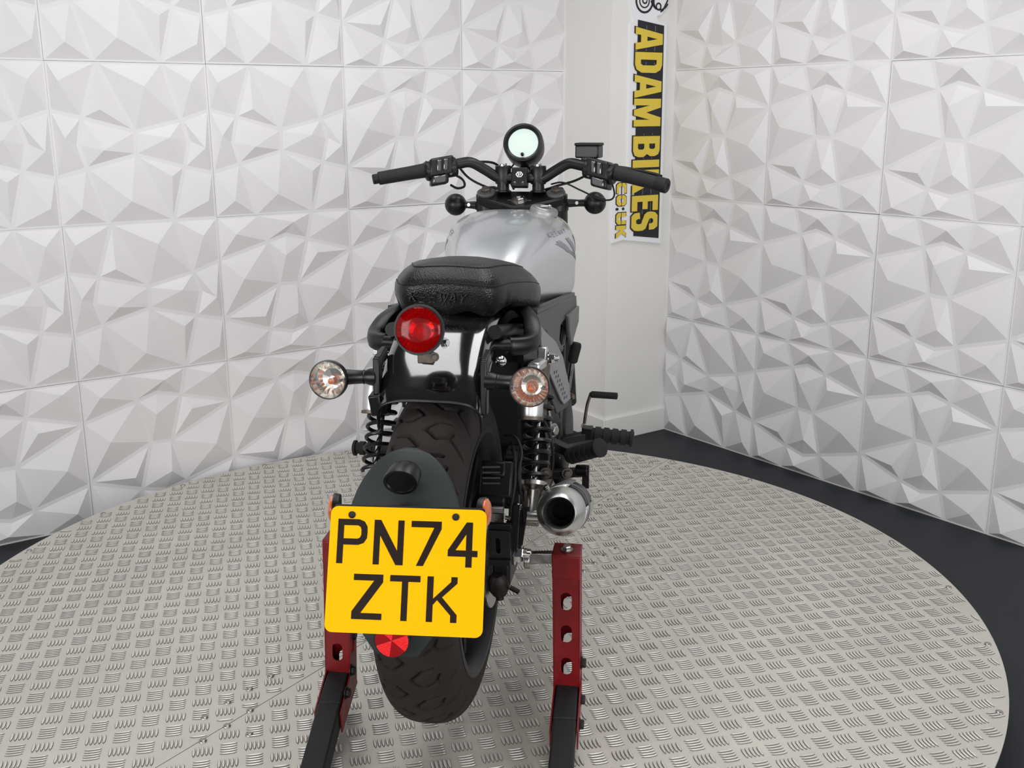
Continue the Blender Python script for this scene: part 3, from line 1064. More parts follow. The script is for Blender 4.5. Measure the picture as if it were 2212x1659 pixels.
# --- grab rails
for sx in (1, -1):
    path = spline([(sx * .098, .27, .842), (sx * .128, .21, .838), (sx * .150, .16, .824), (sx * .1585, .118, .803), (sx * .152, .088, .794), (sx * .130, .065, .794), (sx * .116, .055, .797)], 6)
    mb = MB()
    n = len(path)
    secs = []
    for i, p in enumerate(path):
        d = (path[min(i + 1, n - 1)] - path[max(i - 1, 0)]).normalized()
        u = d.cross(Vector((0, 0, 1))).normalized()
        k = i / (n - 1)
        w = .012 + .006 * math.sin(PI * min(1, k * 1.1))
        h = .009 + .009 * min(1, k * 1.4) ** 1.5
        if k > .93:
            w, h = w * .75, h * .8
        for a in range(10):
            t = 2 * PI * a / 10
            ca, sa = math.cos(t), math.sin(t)
            secs.append(p + u * (w * math.copysign(abs(ca) ** .6, ca)) + Vector((0, 0, 1)) * (h * math.copysign(abs(sa) ** .6, sa)))
    ff = [(i * 10 + a, i * 10 + (a + 1) % 10, (i + 1) * 10 + (a + 1) % 10, (i + 1) * 10 + a) for i in range(n - 1) for a in range(10)]
    ff += [tuple(reversed(range(10))), tuple((n - 1) * 10 + a for a in range(10))]
    mb.add(secs, ff).build('grab_rail', 'satin_black', bike, angle=50)
    mb = MB()
    mb.cyl((sx * .082, .045, .799), (sx * .124, .055, .798), .0125, n=18)
    mb.cyl((sx * .080, .045, .799), (sx * .092, .047, .799), .018, n=18)
    mb.bar((sx * .086, .045, .80), (sx * .084, .045, .765), .012, .022, up=(0, 1, 0), w1=.004, h1=.006)
    mb.build('grab_rail_clamp', 'satin_black', bike)
    MB().sphere((sx * .112, .02, .775), .011, 16, 10).build('fender_bolt', 'chrome', bike)

# --- shock absorbers
for sx in (1, -1):
    lo = Vector((sx * .165, .052, .447))
    up = Vector((sx * .165, .226, .735))
    d = (up - lo).normalized()
    L = (up - lo).length
    sh = MB()
    at = lambda k: lo + d * (L * k)
    # lower eye and cup
    sh.cyl(lo - Vector((.016, 0, 0)), lo + Vector((.016, 0, 0)), .017, n=24)
    sh.lathe([(.015, .0), (.0135, .03), (.017, .036), (.017, .052), (.021, .058), (.028, .064), (.029, .072), (.02, .075)], lo, d, 28)
    root = sh.build('shock_absorber', 'steel', bike)
    MB().cyl(at(.2), at(.78), .006, n=16).build('damper_rod', 'chrome', root)
    MB().lathe([(.017, 0), (.0175, .05), (.021, .052), (.0215, .075), (.018, .08), (.018, .12)], at(.60), d, 24).build('damper_body', 'dull_steel', root)
    pts = []
    u, w, _ = frame_of(d)
    turns = 8.2
    for k in range(int(turns * 22) + 1):
        t = 2 * PI * k / 22
        pts.append(lo + d * (.078 + (L * .80 - .078) * k / (turns * 22)) + (u * math.cos(t) + w * math.sin(t)) * .0275)
    MB().tube(pts, .0043, 8).build('spring', 'satin_black', root)
    # remote reservoir in front of the spring, upper eye
    MB().lathe([(.0235, 0), (.0245, .004), (.0245, .078), (.022, .084), (.015, .088)], Vector((sx * .160, .082, .648)), Vector((0, .32, 1)), 32, False, True).build('reservoir', 'brushed', root)
    mb = MB().lathe([(.026, -.006), (.026, .0), (.023, .0)], Vector((sx * .160, .082, .648)), Vector((0, .32, 1)), 32, False, False)
    mb.lathe([(.020, -.004), (.0262, -.006)], Vector((sx * .160, .082, .648)), Vector((0, .32, 1)), 32, True, False)
    mb.build('reservoir_cap', 'dull_steel', root)
    mb = MB()
    mb.bar(at(.80), up + d * .022, .026, .024, up=(1, 0, 0))
    mb.bar((sx * .16, .125, .738), up - d * .01, .026, .02, up=(0, 0, 1))
    mb.build('upper_mount', 'brushed', root, bevel=.005)
    mb = MB()
    MB().hexbolt(lo + Vector((sx * .018, 0, 0)), (sx, 0, 0), .0085, .008).build('mount_bolt', 'chrome', root)
    mb.hexbolt(up + Vector((sx * .013, 0, 0)), (sx, 0, 0), .0105, .011)
    mb.lathe([(.006, .010), (.006, .018), (.003, .021)], up + Vector((sx * .015, 0, 0)), (sx, 0, 0), 14)
    mb.build('mount_bolt', 'chrome', root)

# --- swingarm, axle, brake gear
sw = MB()
for sx in (1, -1):
    sw.bar((sx * .122, .03, AX - .005), (sx * .118, .36, AX + .02), .03, .05, up=(0, 0, 1))
    sw.bar((sx * .122, .05, AX - .02), (sx * .122, -.055, AX - .022), .034, .062, up=(0, 0, 1))
sw.bar((-.13, .36, AX + .02), (.13, .36, AX + .02), .06, .06)
swing = sw.build('swingarm', 'engine_black', bike, bevel=.006)
mb = MB().cyl((-.16, 0, AX), (.165, 0, AX), .0095, n=18)
mb.build('axle', 'steel', bike)
for sx in (1, -1):
    mb = MB()
    mb.hexbolt((sx * .140, 0, AX - .002), (sx, 0, 0), .0165, .016)
    mb.lathe([(.010, .016), (.010, .032), (.008, .034)], (sx * .140, 0, AX - .002), (sx, 0, 0), 16)
    mb.build('axle_nut', 'chrome', bike)
mb = MB()
mb.hexbolt((.148, -.01, AX + .10), (1, -.3, 0), .006, .006)
mb.build('small_bolt', 'chrome', bike)
# slotted guard at the end of the right arm
gp = Matrix.Rotation(R(4), 3, 'Z')
mb = MB().prism(rounded(.075, .066, .010), (.103, -.052, .432), (1, 0.05, 0), (0, -.15, 1), .010, [slot2(-.008, 0, .0085, .034), slot2(.014, 0, .0085, .034)])
mb.bar((.064, -.058, .470), (.142, -.056, .470), .012, .010)
mb.bar((.064, -.056, .396), (.140, -.054, .396), .014, .011)
guard = mb.build('slotted_guard', 'satin_black', bike, bevel=.0015)
mb = MB()
mb.box((.105, -.03, .43), (.07, .012, .06))
mb.build('guard_backing', 'black_hole', bike)
# caliper block and hoses
mb = MB()
mb.box((.108, .015, .535), (.062, .09, .07), Matrix.Rotation(R(-25), 3, 'X'))
mb.box((.104, -.012, .565), (.045, .03, .03), Matrix.Rotation(R(-35), 3, 'X'))
mb.cyl((.085, -.03, .512), (.128, -.03, .512), .014, n=18)
mb.cyl((.115, .045, .575), (.142, .045, .575), .018, n=18)
mb.bar((.132, .05, .60), (.138, .0, .49), .010, .03, up=(1, 0, 0))
cal = mb.build('brake_caliper', 'engine_black', bike, bevel=.004)
mb = MB()
mb.cyl((.105, -.045, .498), (.126, -.045, .498), .008, n=16)
mb.cyl((.128, -.03, .477), (.136, -.034, .477), .004, n=10)
mb.build('caliper_pin', 'steel', cal)
mb = MB()
for k in range(4):
    mb.bar((.085, -.038 - k * .001, .548 + k * .011), (.118, -.034, .548 + k * .011), .003, .003)
mb.build('caliper_edge', 'panel_grey', cal)
mb = MB()
mb.tube(spline([(.125, .06, .60), (.138, .02, .585), (.142, -.01, .54), (.135, -.02, .48), (.14, .0, .43)], 6), .0035, 8)
mb.tube(spline([(.11, .07, .61), (.135, .05, .615), (.15, .03, .59), (.148, .0, .55), (.155, .02, .47), (.15, .04, .41)], 6), .003, 8)
mb.build('brake_hose', 'matt_black', bike)
mb = MB()
mb.lathe([(.012, 0), (.019, .01), (.021, .03), (.014, .045)], (.115, -.062, .372), (.1, .2, -1), 14)
mb.cyl((.118, -.055, .345), (.120, -.058, .318), .008, n=10)
mb.cyl((.14, -.058, .345), (.158, -.062, .338), .005, n=10)
mb.build('adjuster_block', 'dark_brown', bike)
mb = MB()
mb.bar((.148, -.02, .50), (.143, -.025, .41), .008, .012, up=(1, 0, 0))
mb.bar((.150, .05, .47), (.146, .0, .41), .006, .02, up=(1, 0, 0))
mb.build('torque_link', 'engine_black', bike)

# --- silencer
m0 = Vector((.231, -.032, .493))
md = Vector((-.02, 1, -.30)).normalized()
sil = MB().lathe([(.0275, .020), (.0285, .004), (.031, -.001), (.034, .001), (.0385, .010), (.0445, .026), (.0475, .042), (.0485, .056), (.0475, .058)], m0, md, 48, False, False).build('silencer', 'brushed', bike, angle=50)
sil['label'] = 'stubby brushed silencer with a wide dark outlet'
MB().lathe([(.0276, .019), (.0265, .05), (.018, .051), (.018, .075), (.001, .075)], m0, md, 36, False, False).build('outlet', 'black_hole', sil)
MB().lathe([(.0445, .054), (.045, .30), (.03, .34), (.02, .36)], m0, md, 40, False, True).build('silencer_core', 'panel_grey', sil)
MB().lathe([(.0485, .056), (.0495, .30)], m0, md, 40, False, False, a0=R(170), a1=R(462)).build('heat_shield', 'brushed', sil, solid=.0015)
MB().lathe([(.0500, .125), (.0505, .145)], m0, md, 40, False, False).build('clamp_band', 'cover_grey', sil, solid=.002)
mb = MB().tube(spline([m0 + md * .33, m0 + md * .42, (.17, .55, .36), (.14, .75, .33), (.10, .95, .36), (.07, 1.03, .46)], 8), .021, 14)
mb.build('exhaust_pipe', 'dull_steel', bike)
MB().hexbolt(m0 + md * .075 + Vector((-.03, -.01, .048)), (-.3, -.4, 1), .005, .005).build('shield_screw', 'steel', sil)

# --- frame, engine, covers
fr = MB()
for sx in (1, -1):
    fr.tube(spline([(sx * .10, .02, .83), (sx * .11, .20, .80), (sx * .12, .42, .76), (sx * .09, .75, .80), (sx * .03, 1.0, .92)], 6), .014, 12)
    fr.tube(spline([(sx * .11, .30, .78), (sx * .12, .38, .60), (sx * .12, .42, .40), (sx * .11, .62, .28), (sx * .08, .90, .32), (sx * .04, 1.03, .75)], 6), .015, 12)
    fr.bar((sx * .145, .19, .745), (sx * .11, .26, .735), .03, .03)
fr.build('frame', 'engine_black', bike)
mb = MB()
mb.box((0, .42, .64), (.20, .10, .30))
mb.box((0, .30, .78), (.19, .20, .06))
mb.build('battery_box', 'matt_black', bike, bevel=.01)
eng = MB()
eng.box((0, .62, .42), (.27, .36, .22))
eng.box((.0, .70, .60), (.19, .20, .22), Matrix.Rotation(R(12), 3, 'X'))
for k in range(8):
    eng.box((0, .69 - k * .004, .52 + k * .022), (.23, .23, .008), Matrix.Rotation(R(12), 3, 'X'))
engine = eng.build('engine', 'engine_black', bike, bevel=.008)
for sx in (1, -1):
    mb = MB().lathe([(.105, 0), (.103, .03), (.092, .046), (.06, .052), (.02, .053)], (sx * .135, .62, .45), (sx, 0, 0), 36)
    mb.box((sx * .15, .56, .52), (.05, .16, .10))
    mb.build('crankcase_cover', 'engine_black', engine, bevel=.006)
    for k in range(6):
        a = R(60 * k + 20)
        MB().hexbolt((sx * .166, .62 + .095 * math.cos(a), .45 + .095 * math.sin(a)), (sx, 0, 0), .006, .005, False).build('cover_bolt', 'steel', engine)
mb = MB()
mb.bar((.155, .36, .60), (.168, .37, .48), .022, .016, up=(1, 0, 0))
mb.hexbolt((.172, .368, .535), (1, -.6, 0), .012, .008)
mb.hexbolt((.166, .36, .49), (1, -.6, 0), .009, .008)
mb.build('swingarm_pivot', 'steel', bike, bevel=.003)
# side covers with perforated vent
for sx in (1, -1):
    ex, ey = Vector((0.18 * sx, 1, 0)), Vector((0, 0, 1))
    o_ = Vector((sx * .119, 0, 0))
    out = [(.225, .806), (.27, .780), (.34, .746), (.395, .700), (.447, .620), (.460, .586), (.407, .586), (.383, .603), (.298, .684), (.240, .752)]
    holes = []
    for i in range(7):
        for j in range(2):
            holes.append(circle2(.329 + i * .0131 + j * .0165, .679 - i * .0130 - j * .002, .0052, 8, .0044))
    mb = MB().prism(out, o_, ex, ey, .004 * -sx, holes)
    cov = mb.build('side_cover', 'side_silver', bike)
    cov['label'] = 'grey perforated side cover'
    out2 = [(.205, .815), (.27, .790), (.345, .752), (.403, .704), (.456, .622), (.474, .586), (.464, .566), (.376, .572), (.296, .655), (.225, .742)]
    MB().prism(out2, o_ - Vector((sx * .006, 0, 0)), ex, ey, .006 * -sx).build('side_cover_backing', 'panel_grey', bike, bevel=.002)
    MB().bar((sx * .150, .40, .57), (sx * .165, .46, .50), .02, .06).build('side_cover_stay', 'satin_black', bike, bevel=.004)
    # dark panels below the tank
    out3 = [(.20, .838), (.40, .812), (.88, .757), (.90, .70), (.86, .665), (.80, .69), (.62, .66), (.50, .70), (.36, .765), (.22, .80)]
    hole3 = [[(.585, .735), (.665, .735), (.70, .70), (.66, .672), (.60, .68), (.565, .705)]]
    MB().prism([(a, b) for a, b in out3], (sx * .146, 0, 0), (0.03 * sx, 1, 0), (0, 0, 1), .010 * -sx, hole3).build('frame_cover', 'panel_grey', bike, bevel=.003)
    mb = MB()
    mb.bar((sx * .150, .20, .838), (sx * .160, .88, .760), .012, .016, up=(1, 0, 0))
    mb.build('tank_trim', 'satin_black', bike, bevel=.002)
    MB().prism([(.66, .745), (.88, .73), (.875, .69), (.72, .655), (.675, .70)], (sx * .163, 0, 0), (0.02 * sx, 1, 0), (0, 0, 1), .012 * -sx).build('intake_scoop', 'cover_grey', bike, bevel=.004)
    mb = MB()
    mb.box((sx * .12, .86, .60), (.05, .05, .17))
    mb.build('radiator_shroud', 'matt_black', bike, bevel=.008)

# --- foot pegs and levers
def peg(p0, p1, r, name, ribs=5):
    p0, p1 = vec(p0), vec(p1)
    d = (p1 - p0).normalized()
    L = (p1 - p0).length
    prof = [(r * .8, 0)]
    for k in range(ribs):
        a = L * (.08 + .84 * k / ribs)
        b = L * (.08 + .84 * (k + .62) / ribs)
        prof += [(r * .82, a - .0005), (r, a), (r, b), (r * .82, b + .0005)]
    prof += [(r * .84, L * .93), (r * 1.12, L * .94), (r * 1.12, L), (r * .7, L + .003)]
    return MB().lathe(prof, p0, d, 22).build(name, 'rubber', bike)


peg((.245, .55, .474), (.344, .55, .467), .0195, 'front_foot_peg', 4)
peg((.208, .375, .472), (.283, .315, .516), .0195, 'pillion_foot_peg', 5)
peg((-.215, .40, .462), (-.308, .40, .461), .0165, 'pillion_foot_peg', 4)
for sx in (1, -1):
    mb = MB()
    mb.bar((sx * .16, .52, .46), (sx * .25, .55, .474), .026, .018)
    mb.box((sx * .235, .545, .478), (.026, .03, .03))
    mb.build('peg_bracket', 'engine_black', bike, bevel=.002)
    mb = MB()
    mb.bar((sx * .15, .40, .50), (sx * .21, .385, .48), .028, .02)
    mb.bar((sx * .155, .39, .505), (sx * .15, .365, .43), .02, .02, up=(1, 0, 0))
    mb.bar((sx * .14, .36, .43), (sx * .24, .38, .435), .022, .018)
    mb.cyl((sx * .225, .375, .44), (sx * .252, .37, .442), .013, n=16)
    mb.bar((sx * .247, .37, .455), (sx * .247, .365, .40), .003, .016, up=(1, 0, 0))
    mb.build('peg_bracket', 'engine_black', bike, bevel=.002)
MB().hexbolt((.205, .36, .437), (.4, -1, 0), .009, .008).build('bracket_bolt', 'dull_steel', bike)
mb = MB()
mb.hexbolt((.16, .33, .445), (.3, -1, 0), .010, .01)
mb.build('bracket_bolt', 'dull_steel', bike)
mb = MB().tube(spline([(.209, .75, .434), (.211, .75, .455), (.216, .75, .49), (.222, .75, .512), (.226, .75, .524)], 5), .0042, 8)
lever = mb.build('foot_lever', 'dull_steel', bike)
prof = [(.006, 0), (.0085, .003)]
for k in range(14):
    prof += [(.0085, .004 + k * .0047), (.0095, .006 + k * .0047)]
prof += [(.0085, .0700), (.004, .0715)]
MB().lathe(prof, (.224, .75, .520), (1, 0, -.03), 16).build('lever_rubber', 'rubber', lever)
MB().lathe([(.0045, -.003), (.0078, -.003), (.0078, .003), (.0045, .003)], (.209, .745, .434), (0, -1, 0), 18, False, False).build('lever_pivot', 'chrome', lever)
kick = MB().tube([(.160, .8, .515), (.166, .8, .56), (.171, .8, .60)], .007, 10).build('kick_lever', 'steel', bike)
MB().lathe([(.010, 0), (.0135, .004), (.0145, .045), (.012, .054)], (.1705, .8, .592), (.22, 0, 1), 18).build('lever_rubber', 'rubber', kick)
MB().hexbolt((.185, .60, .552), (1, -.5, .2), .008, .01).build('cover_stud', 'dull_steel', bike)
mb = MB()
mb.tube(spline([(.13, .34, .62), (.165, .34, .54), (.175, .345, .48), (.17, .34, .43)], 6), .0035, 8)
mb.build('brake_switch_cable', 'matt_black', bike)

# --- fuel tank
TY = [.345, .36, .39, .43, .48, .54, .60, .66, .72, .78, .84, .89, .93, .96, .985, 1.0, 1.006]
T_HW = [(.345, .030), (.36, .052), (.39, .066), (.43, .078), (.48, .090), (.54, .104), (.60, .119), (.66, .135), (.72, .150), (.78, .162), (.84, .170), (.89, .167), (.93, .155), (.96, .135), (.985, .105), (1.0, .07), (1.006, .02)]
T_ZT = [(.345, .815), (.36, .832), (.39, .855), (.43, .880), (.48, .907), (.54, .932), (.60, .952), (.66, .966), (.72, .976), (.78, .982), (.84, .985), (.89, .983), (.93, .977), (.96, .966), (.985, .948), (1.0, .92), (1.006, .87)]
T_ZB = [(.345, .79), (.36, .785), (.43, .790), (.54, .776), (.66, .763), (.78, .752), (.89, .746), (.96, .758), (1.006, .83)]
T_ZC = [(.345, .80), (.43, .825), (.60, .848), (.84, .855), (1.006, .86)]


def tank_pt(y, th):
    hw = smooth_interp(y, T_HW)
    zc = smooth_interp(y, T_ZC)
    zt, zb = smooth_interp(y, T_ZT), smooth_interp(y, T_ZB)
    c, s = math.cos(th), math.sin(th)
    n = 3.1 if s >= 0 else 5.5
    e = 2 / n
    x = hw * math.copysign(abs(c) ** e, c)
    h = (zt - zc) if s >= 0 else (zc - zb)
    return (x, y, zc + h * math.copysign(abs(s) ** e, s))


ys = []
for i in range(len(TY) - 1):
    ys += list(np.linspace(TY[i], TY[i + 1], 5)[:-1])
ys.append(TY[-1])
NT = 88
mb = MB().grid(lambda a, b: tank_pt(a, b), ys, [2 * PI * k / NT for k in range(NT)], False, True)
n0 = len(ys)
mb.f += [tuple(range(NT)), tuple((n0 - 1) * NT + k for k in range(NT))]
tank = mb.build('fuel_tank', 'tank_silver', bike, angle=75)
tank['label'] = 'silver painted fuel tank'
MB().box((0, .62, .745), (.25, .62, .09)).build('under_tank_fill', 'matt_black', bike, bevel=.02)  # dark filler body added to blacken the gap below the tank
c0 = Vector((.085, .845, .966))
cn = Vector((.22, -.12, 1)).normalized()
MB().lathe([(.045, -.012), (.042, .004), (.037, .008)], c0, cn, 40).build('filler_neck', 'cap_metal', tank)
MB().lathe([(.033, .006), (.033, .0125)], c0, cn, 36).build('cap_shadow_ring', 'black_hole', tank)  # black ring paints in the shadow line under the cap
cap = MB().lathe([(.034, .012), (.0372, .0125), (.037, .022), (.034, .026), (.026, .0265), (.024, .029), (.021, .0295), (.019, .027), (.012, .027)], c0, cn, 40).build('fuel_cap', 'cap_metal', tank)
MB().box(c0 + cn * .031 + Vector((.002, 0, 0)), (.03, .008, .006), Matrix.Rotation(R(20), 3, 'Z')).build('cap_key_flap', 'cap_metal', cap, bevel=.002)
MB().sphere(c0 + cn * .033 + Vector((.012, -.004, 0)), .003, 10, 6).build('cap_pin', 'chrome', cap)


# decal on the right flank, laid on the tank skin
def tank_side(y, z, off=.0008):
    zc = smooth_interp(y, T_ZC)
    zt, zb = smooth_interp(y, T_ZT), smooth_interp(y, T_ZB)
    hw = smooth_interp(y, T_HW)
    if z >= zc:
        t, n = (z - zc) / (zt - zc), 3.1
    else:
        t, n = (zc - z) / (zc - zb), 5.5
    return hw * max(0.0, 1 - min(1, t) ** n) ** (1 / n) + off


def tank_decal(poly, name, sx):
    mb = MB()
    # subdivide the polygon by a fan of small triangles
    cx = sum(p[0] for p in poly) / len(poly)
    cy = sum(p[1] for p in poly) / len(poly)
    n = len(poly)
    for i in range(n):
        a, b, c = (cx, cy), poly[i], poly[(i + 1) % n]
        K = 6
        idx = {}
        vs = []
        for p in range(K + 1):
            for q in range(K + 1 - p):
                r_ = K - p - q
                y = (a[0] * p + b[0] * q + c[0] * r_) / K
                z = (a[1] * p + b[1] * q + c[1] * r_) / K
                idx[(p, q)] = len(vs)
                vs.append((sx * tank_side(y, z), y, z))
        fs = []
        for p in range(K):
            for q in range(K - p):
                fs.append((idx[(p, q)], idx[(p + 1, q)], idx[(p, q + 1)]))
                if p + q < K - 1:
                    fs.append((idx[(p + 1, q)], idx[(p + 1, q + 1)], idx[(p, q + 1)]))
        mb.add(vs, fs)
    o = mb.build(name, 'decal_dark', tank, smooth=True)
    return o


for sx in (1, -1):
    for s in range(3):
        y0 = .70 + s * .07
        tank_decal([(y0, .922), (y0 + .026, .922), (y0 + .085, .895 - s * .012), (y0 + .07, .885 - s * .012)], 'tank_stripe', sx)
    tank_decal([(.69, .917), (.71, .917), (.93, .845), (.92, .835)], 'tank_stripe', sx)
    x = .68
    for ch in 'KEEWAY':
        for a, b in STRK[ch]:
            if sx < 0:
                a, b = (1 - a[0], a[1]), (1 - b[0], b[1])
            p, q = (x + a[0] * .016, .934 + a[1] * .010), (x + b[0] * .016, .934 + b[1] * .010)
            d = Vector((q[0] - p[0], q[1] - p[1])).normalized() * .0011
            tank_decal([(p[0] - d.y, p[1] + d.x), (p[0] + d.y, p[1] - d.x), (q[0] + d.y, q[1] - d.x), (q[0] - d.y, q[1] + d.x)], 'tank_lettering', sx)
        x += .021

# --- front end
frk = MB()
for sx in (1, -1):
    top = Vector((sx * .098, 1.045, 1.015))
    bot = Vector((sx * .098, 1.418, .315))
    frk.cyl(top, bot, .021, n=20)
    frk.cyl(top.lerp(bot, .5), bot, .027, n=20)
frk.build('front_fork', 'satin_black', bike)
mb = MB()
tpl = [(-.122, 1.06), (-.115, 1.085), (-.08, 1.09), (-.03, 1.06), (.03, 1.06), (.08, 1.09), (.115, 1.085), (.122, 1.06), (.120, 1.02), (.09, 1.005), (.02, .972), (-.02, .972), (-.09, 1.005), (-.120, 1.02)]
YO, YEY = Vector((0, 1.03, .984)), Vector((0, math.cos(R(24)), math.sin(R(24))))
YEZ = Vector((1, 0, 0)).cross(YEY)
mb.prism([(x, y - 1.03) for x, y in tpl], YO, (1, 0, 0), YEY, .026)
yk = lambda x, y, h=0.0: YO + Vector((x, 0, 0)) + YEY * (y - 1.03) + YEZ * (.026 + h)
triple = mb.build('top_yoke', 'satin_black', bike, bevel=.004)
mb = MB().prism([(x, y + .02) for x, y in tpl], (0, 0, .92), (1, 0, 0), (0, 1, 0), .03)
mb.box((0, 1.05, .96), (.20, .05, .10))
mb.box((0, 1.03, .94), (.07, .07, .12))
for sx in (1, -1):
    mb.cyl((sx * .098, 1.06, .89), (sx * .098, 1.045, 1.012), .031, n=24)
mb.build('fork_clamps', 'satin_black', bike, bevel=.003)
for sx in (1, -1):
    MB().lathe([(.026, 0), (.026, .004), (.021, .0055), (.021, .007)], yk(sx * .098, 1.045), YEZ, 28).build('fork_cap', 'cover_grey', triple)
    MB().hexbolt(yk(sx * .098, 1.045, .007), YEZ, .014, .010, False).build('fork_bolt', 'dull_steel', triple)
mb = MB().hexbolt(yk(0, 1.005), YEZ, .016, .010)
mb.lathe([(.008, .010), (.006, .016)], yk(0, 1.005), YEZ, 14)
mb.build('stem_nut', 'steel', triple)
# risers, clamp and bar
bar_z = 1.058
ybar = 1.028
for sx in (1, -1):
    rs = MB()
    x = sx * .049
    rs.lathe([(.023, 0), (.023, .003), (.017, .006), (.0165, .03)], (x, ybar, 1.018), (0, 0, 1), 24)
    rs.lathe([(.0155, -.024), (.0165, -.020), (.0165, .024), (.0155, .026)], (x, ybar - .0, bar_z + .006), (0, 0, 1), 20, su=1.0, sw=1.35)
    rs_o = rs.build('bar_riser', 'satin_black', bike, bevel=.002)
    for yy in (-.016, .018):
        MB().lathe([(.007, 0), (.007, .006), (.0035, .006), (.0035, .003)], (x, ybar + yy, bar_z + .031), (0, 0, 1), 16).build('riser_screw', 'steel', rs_o)
BAR = [(-.048, 1.028, 1.058), (-.066, 1.026, 1.059), (-.098, 1.018, 1.079), (-.135, 1.006, 1.099), (-.17, .992, 1.096), (-.25, .958, 1.082), (-.37, .91, 1.0605)]
barp = spline(BAR, 7)
full = [Vector((-p.x, p.y, p.z)) for p in reversed(barp)]
full = [Vector((p.x, p.y, p.z - (p.x * .016))) for p in full]
leftp = [Vector((p.x, p.y, p.z)) for p in reversed(barp)]
MB().tube(leftp + full[::-1], .0145, 18).build('handlebar', 'satin_black', bike, angle=60)
cb = MB()
cb.box((.001, 1.012, bar_z), (.044, .034, .052), Matrix.Rotation(R(-14), 3, 'X'))
clamp = cb.build('bar_clamp', 'satin_black', bike, bevel=.003)
cfn = Matrix.Rotation(R(-14), 3, 'X')
for dx in (-.011, .011):
    for dz in (-.017, ):
        p = Vector((.001 + dx, 1.012, bar_z)) + cfn @ Vector((0, -.0172, dz))
        MB().lathe([(.0048, 0), (.0048, .003), (.0024, .003), (.0024, .001)], p, cfn @ Vector((0, -1, 0)), 14).build('clamp_screw', 'chrome', clamp)
    p = Vector((.001 + dx, 1.012, bar_z)) + cfn @ Vector((0, 0.004, .026))
    MB().lathe([(.0048, 0), (.0048, .003), (.0024, .003), (.0024, .001)], p, (0, 0, 1), 14).build('clamp_screw', 'chrome', clamp)
lp = Vector((.001, 1.012, bar_z)) + cfn @ Vector((0, -.0172, .006))
ux, uz = Vector((1, 0, 0)), cfn @ Vector((0, 0, 1))
hexo = [(.0105 * math.cos(R(60 * k)), .0085 * math.sin(R(60 * k))) for k in range(6)]
hexi = [(x * .72, y * .72) for x, y in hexo]
mb = MB().prism(hexo, lp, ux, uz, .0005, [hexi])
mb.prism([(-.004, -.004), (-.001, -.004), (-.001, .004), (-.004, .004)], lp, ux, uz, .0005)
mb.prism([(.001, -.004), (.004, -.001), (.004, .004), (.001, .003)], lp, ux, uz, .0005)
mb.build('clamp_emblem', 'sign_white', clamp, smooth=False)

# grips and switch gear
for sx in (1, -1):
    dz = -.016 * .33 if sx > 0 else 0.0
    gi = Vector((sx * (.258 if sx < 0 else .274), .950, 1.079 + dz))
    ge = Vector((sx * (.370 if sx < 0 else .378), .905, 1.0605 + dz - (.004 if sx > 0 else 0)))
    gd = (ge - gi).normalized()
    GLn = (ge - gi).length
    grip = MB().lathe([(.014, -.02), (.024, -.016), (.0245, -.012), (.0205, -.008), (.0195, 0), (.0185, .03), (.0178, GLn - .004), (.0172, GLn)], gi, gd, 28).build('handlebar_grip', 'grip_rubber', bike)
    if sx < 0:
        MB().lathe([(.0135, 0), (.0135, .014), (.012, .016)], ge, gd, 22).build('bar_end', 'matt_black', grip)
    else:
        MB().lathe([(.0175, 0), (.0195, .003), (.0195, .030), (.017, .033), (.008, .033), (.007, .031)], ge - gd * .004, gd, 28).build('bar_end', 'matt_black', grip)
    sc = Vector((sx * (.212 if sx < 0 else .226), .965, 1.083 + dz))
    ez = Vector((0, .15, 1)).normalized()
    rot = Matrix((gd * sx, ez.cross(gd * sx).normalized(), ez)).transposed()
    mb = MB()
    mb.box(sc + rot @ Vector((.0, -.004, .006)), (.066, .046, .050), rot)
    mb.box(sc + rot @ Vector((.004 * sx, -.004, -.028)), (.050, .042, .030), rot)
    mb.cyl(sc - gd * .046, sc - gd * .012, .027, n=20)
    mb.cyl(sc + gd * .024, sc + gd * .044, .0265, n=22)
    swo = mb.build('switch_housing', 'satin_black', bike, bevel=.006)
    for q, w in ((-.008, .013), (.010, .013)):
        MB().box(sc + rot @ Vector((q, -.029, .008)), (w, .010, .031), rot).build('switch_button', 'gloss_black', swo, bevel=.003)
    MB().box(sc + rot @ Vector((.006 * sx, -.027, -.028)), (.036, .010, .020), rot).build('switch_button', 'gloss_black', swo, bevel=.003)
    for zz in (.017, -.017):
        MB().hexbolt(sc - gd * .026 + rot @ Vector((0, -.02, zz)), rot @ Vector((0, -1, 0)), .0055, .004, False).build('switch_screw', 'dull_steel', swo)
# brake fluid reservoir
mb = MB()
rr_ = Matrix.Rotation(R(-12), 3, 'Z')
mb.box((.188, 1.03, 1.128), (.066, .048, .034), rr_)
mb.box((.19, 1.02, 1.10), (.04, .03, .03), rr_)
res = mb.build('brake_reservoir', 'satin_black', bike, bevel=.004)
MB().box((.188, 1.03, 1.1475), (.070, .050, .008), rr_).build('reservoir_lid', 'matt_black', res, bevel=.003)
for sx in (1, -1):
    mb = MB()
    mb.tube(spline([(sx * .20, 1.0, 1.085), (sx * .27, 1.04, 1.085), (sx * .36, .985, 1.072), (sx * .385, .96, 1.066)], 6), .0055, 10)
    mb.build('control_lever', 'satin_black', bike)
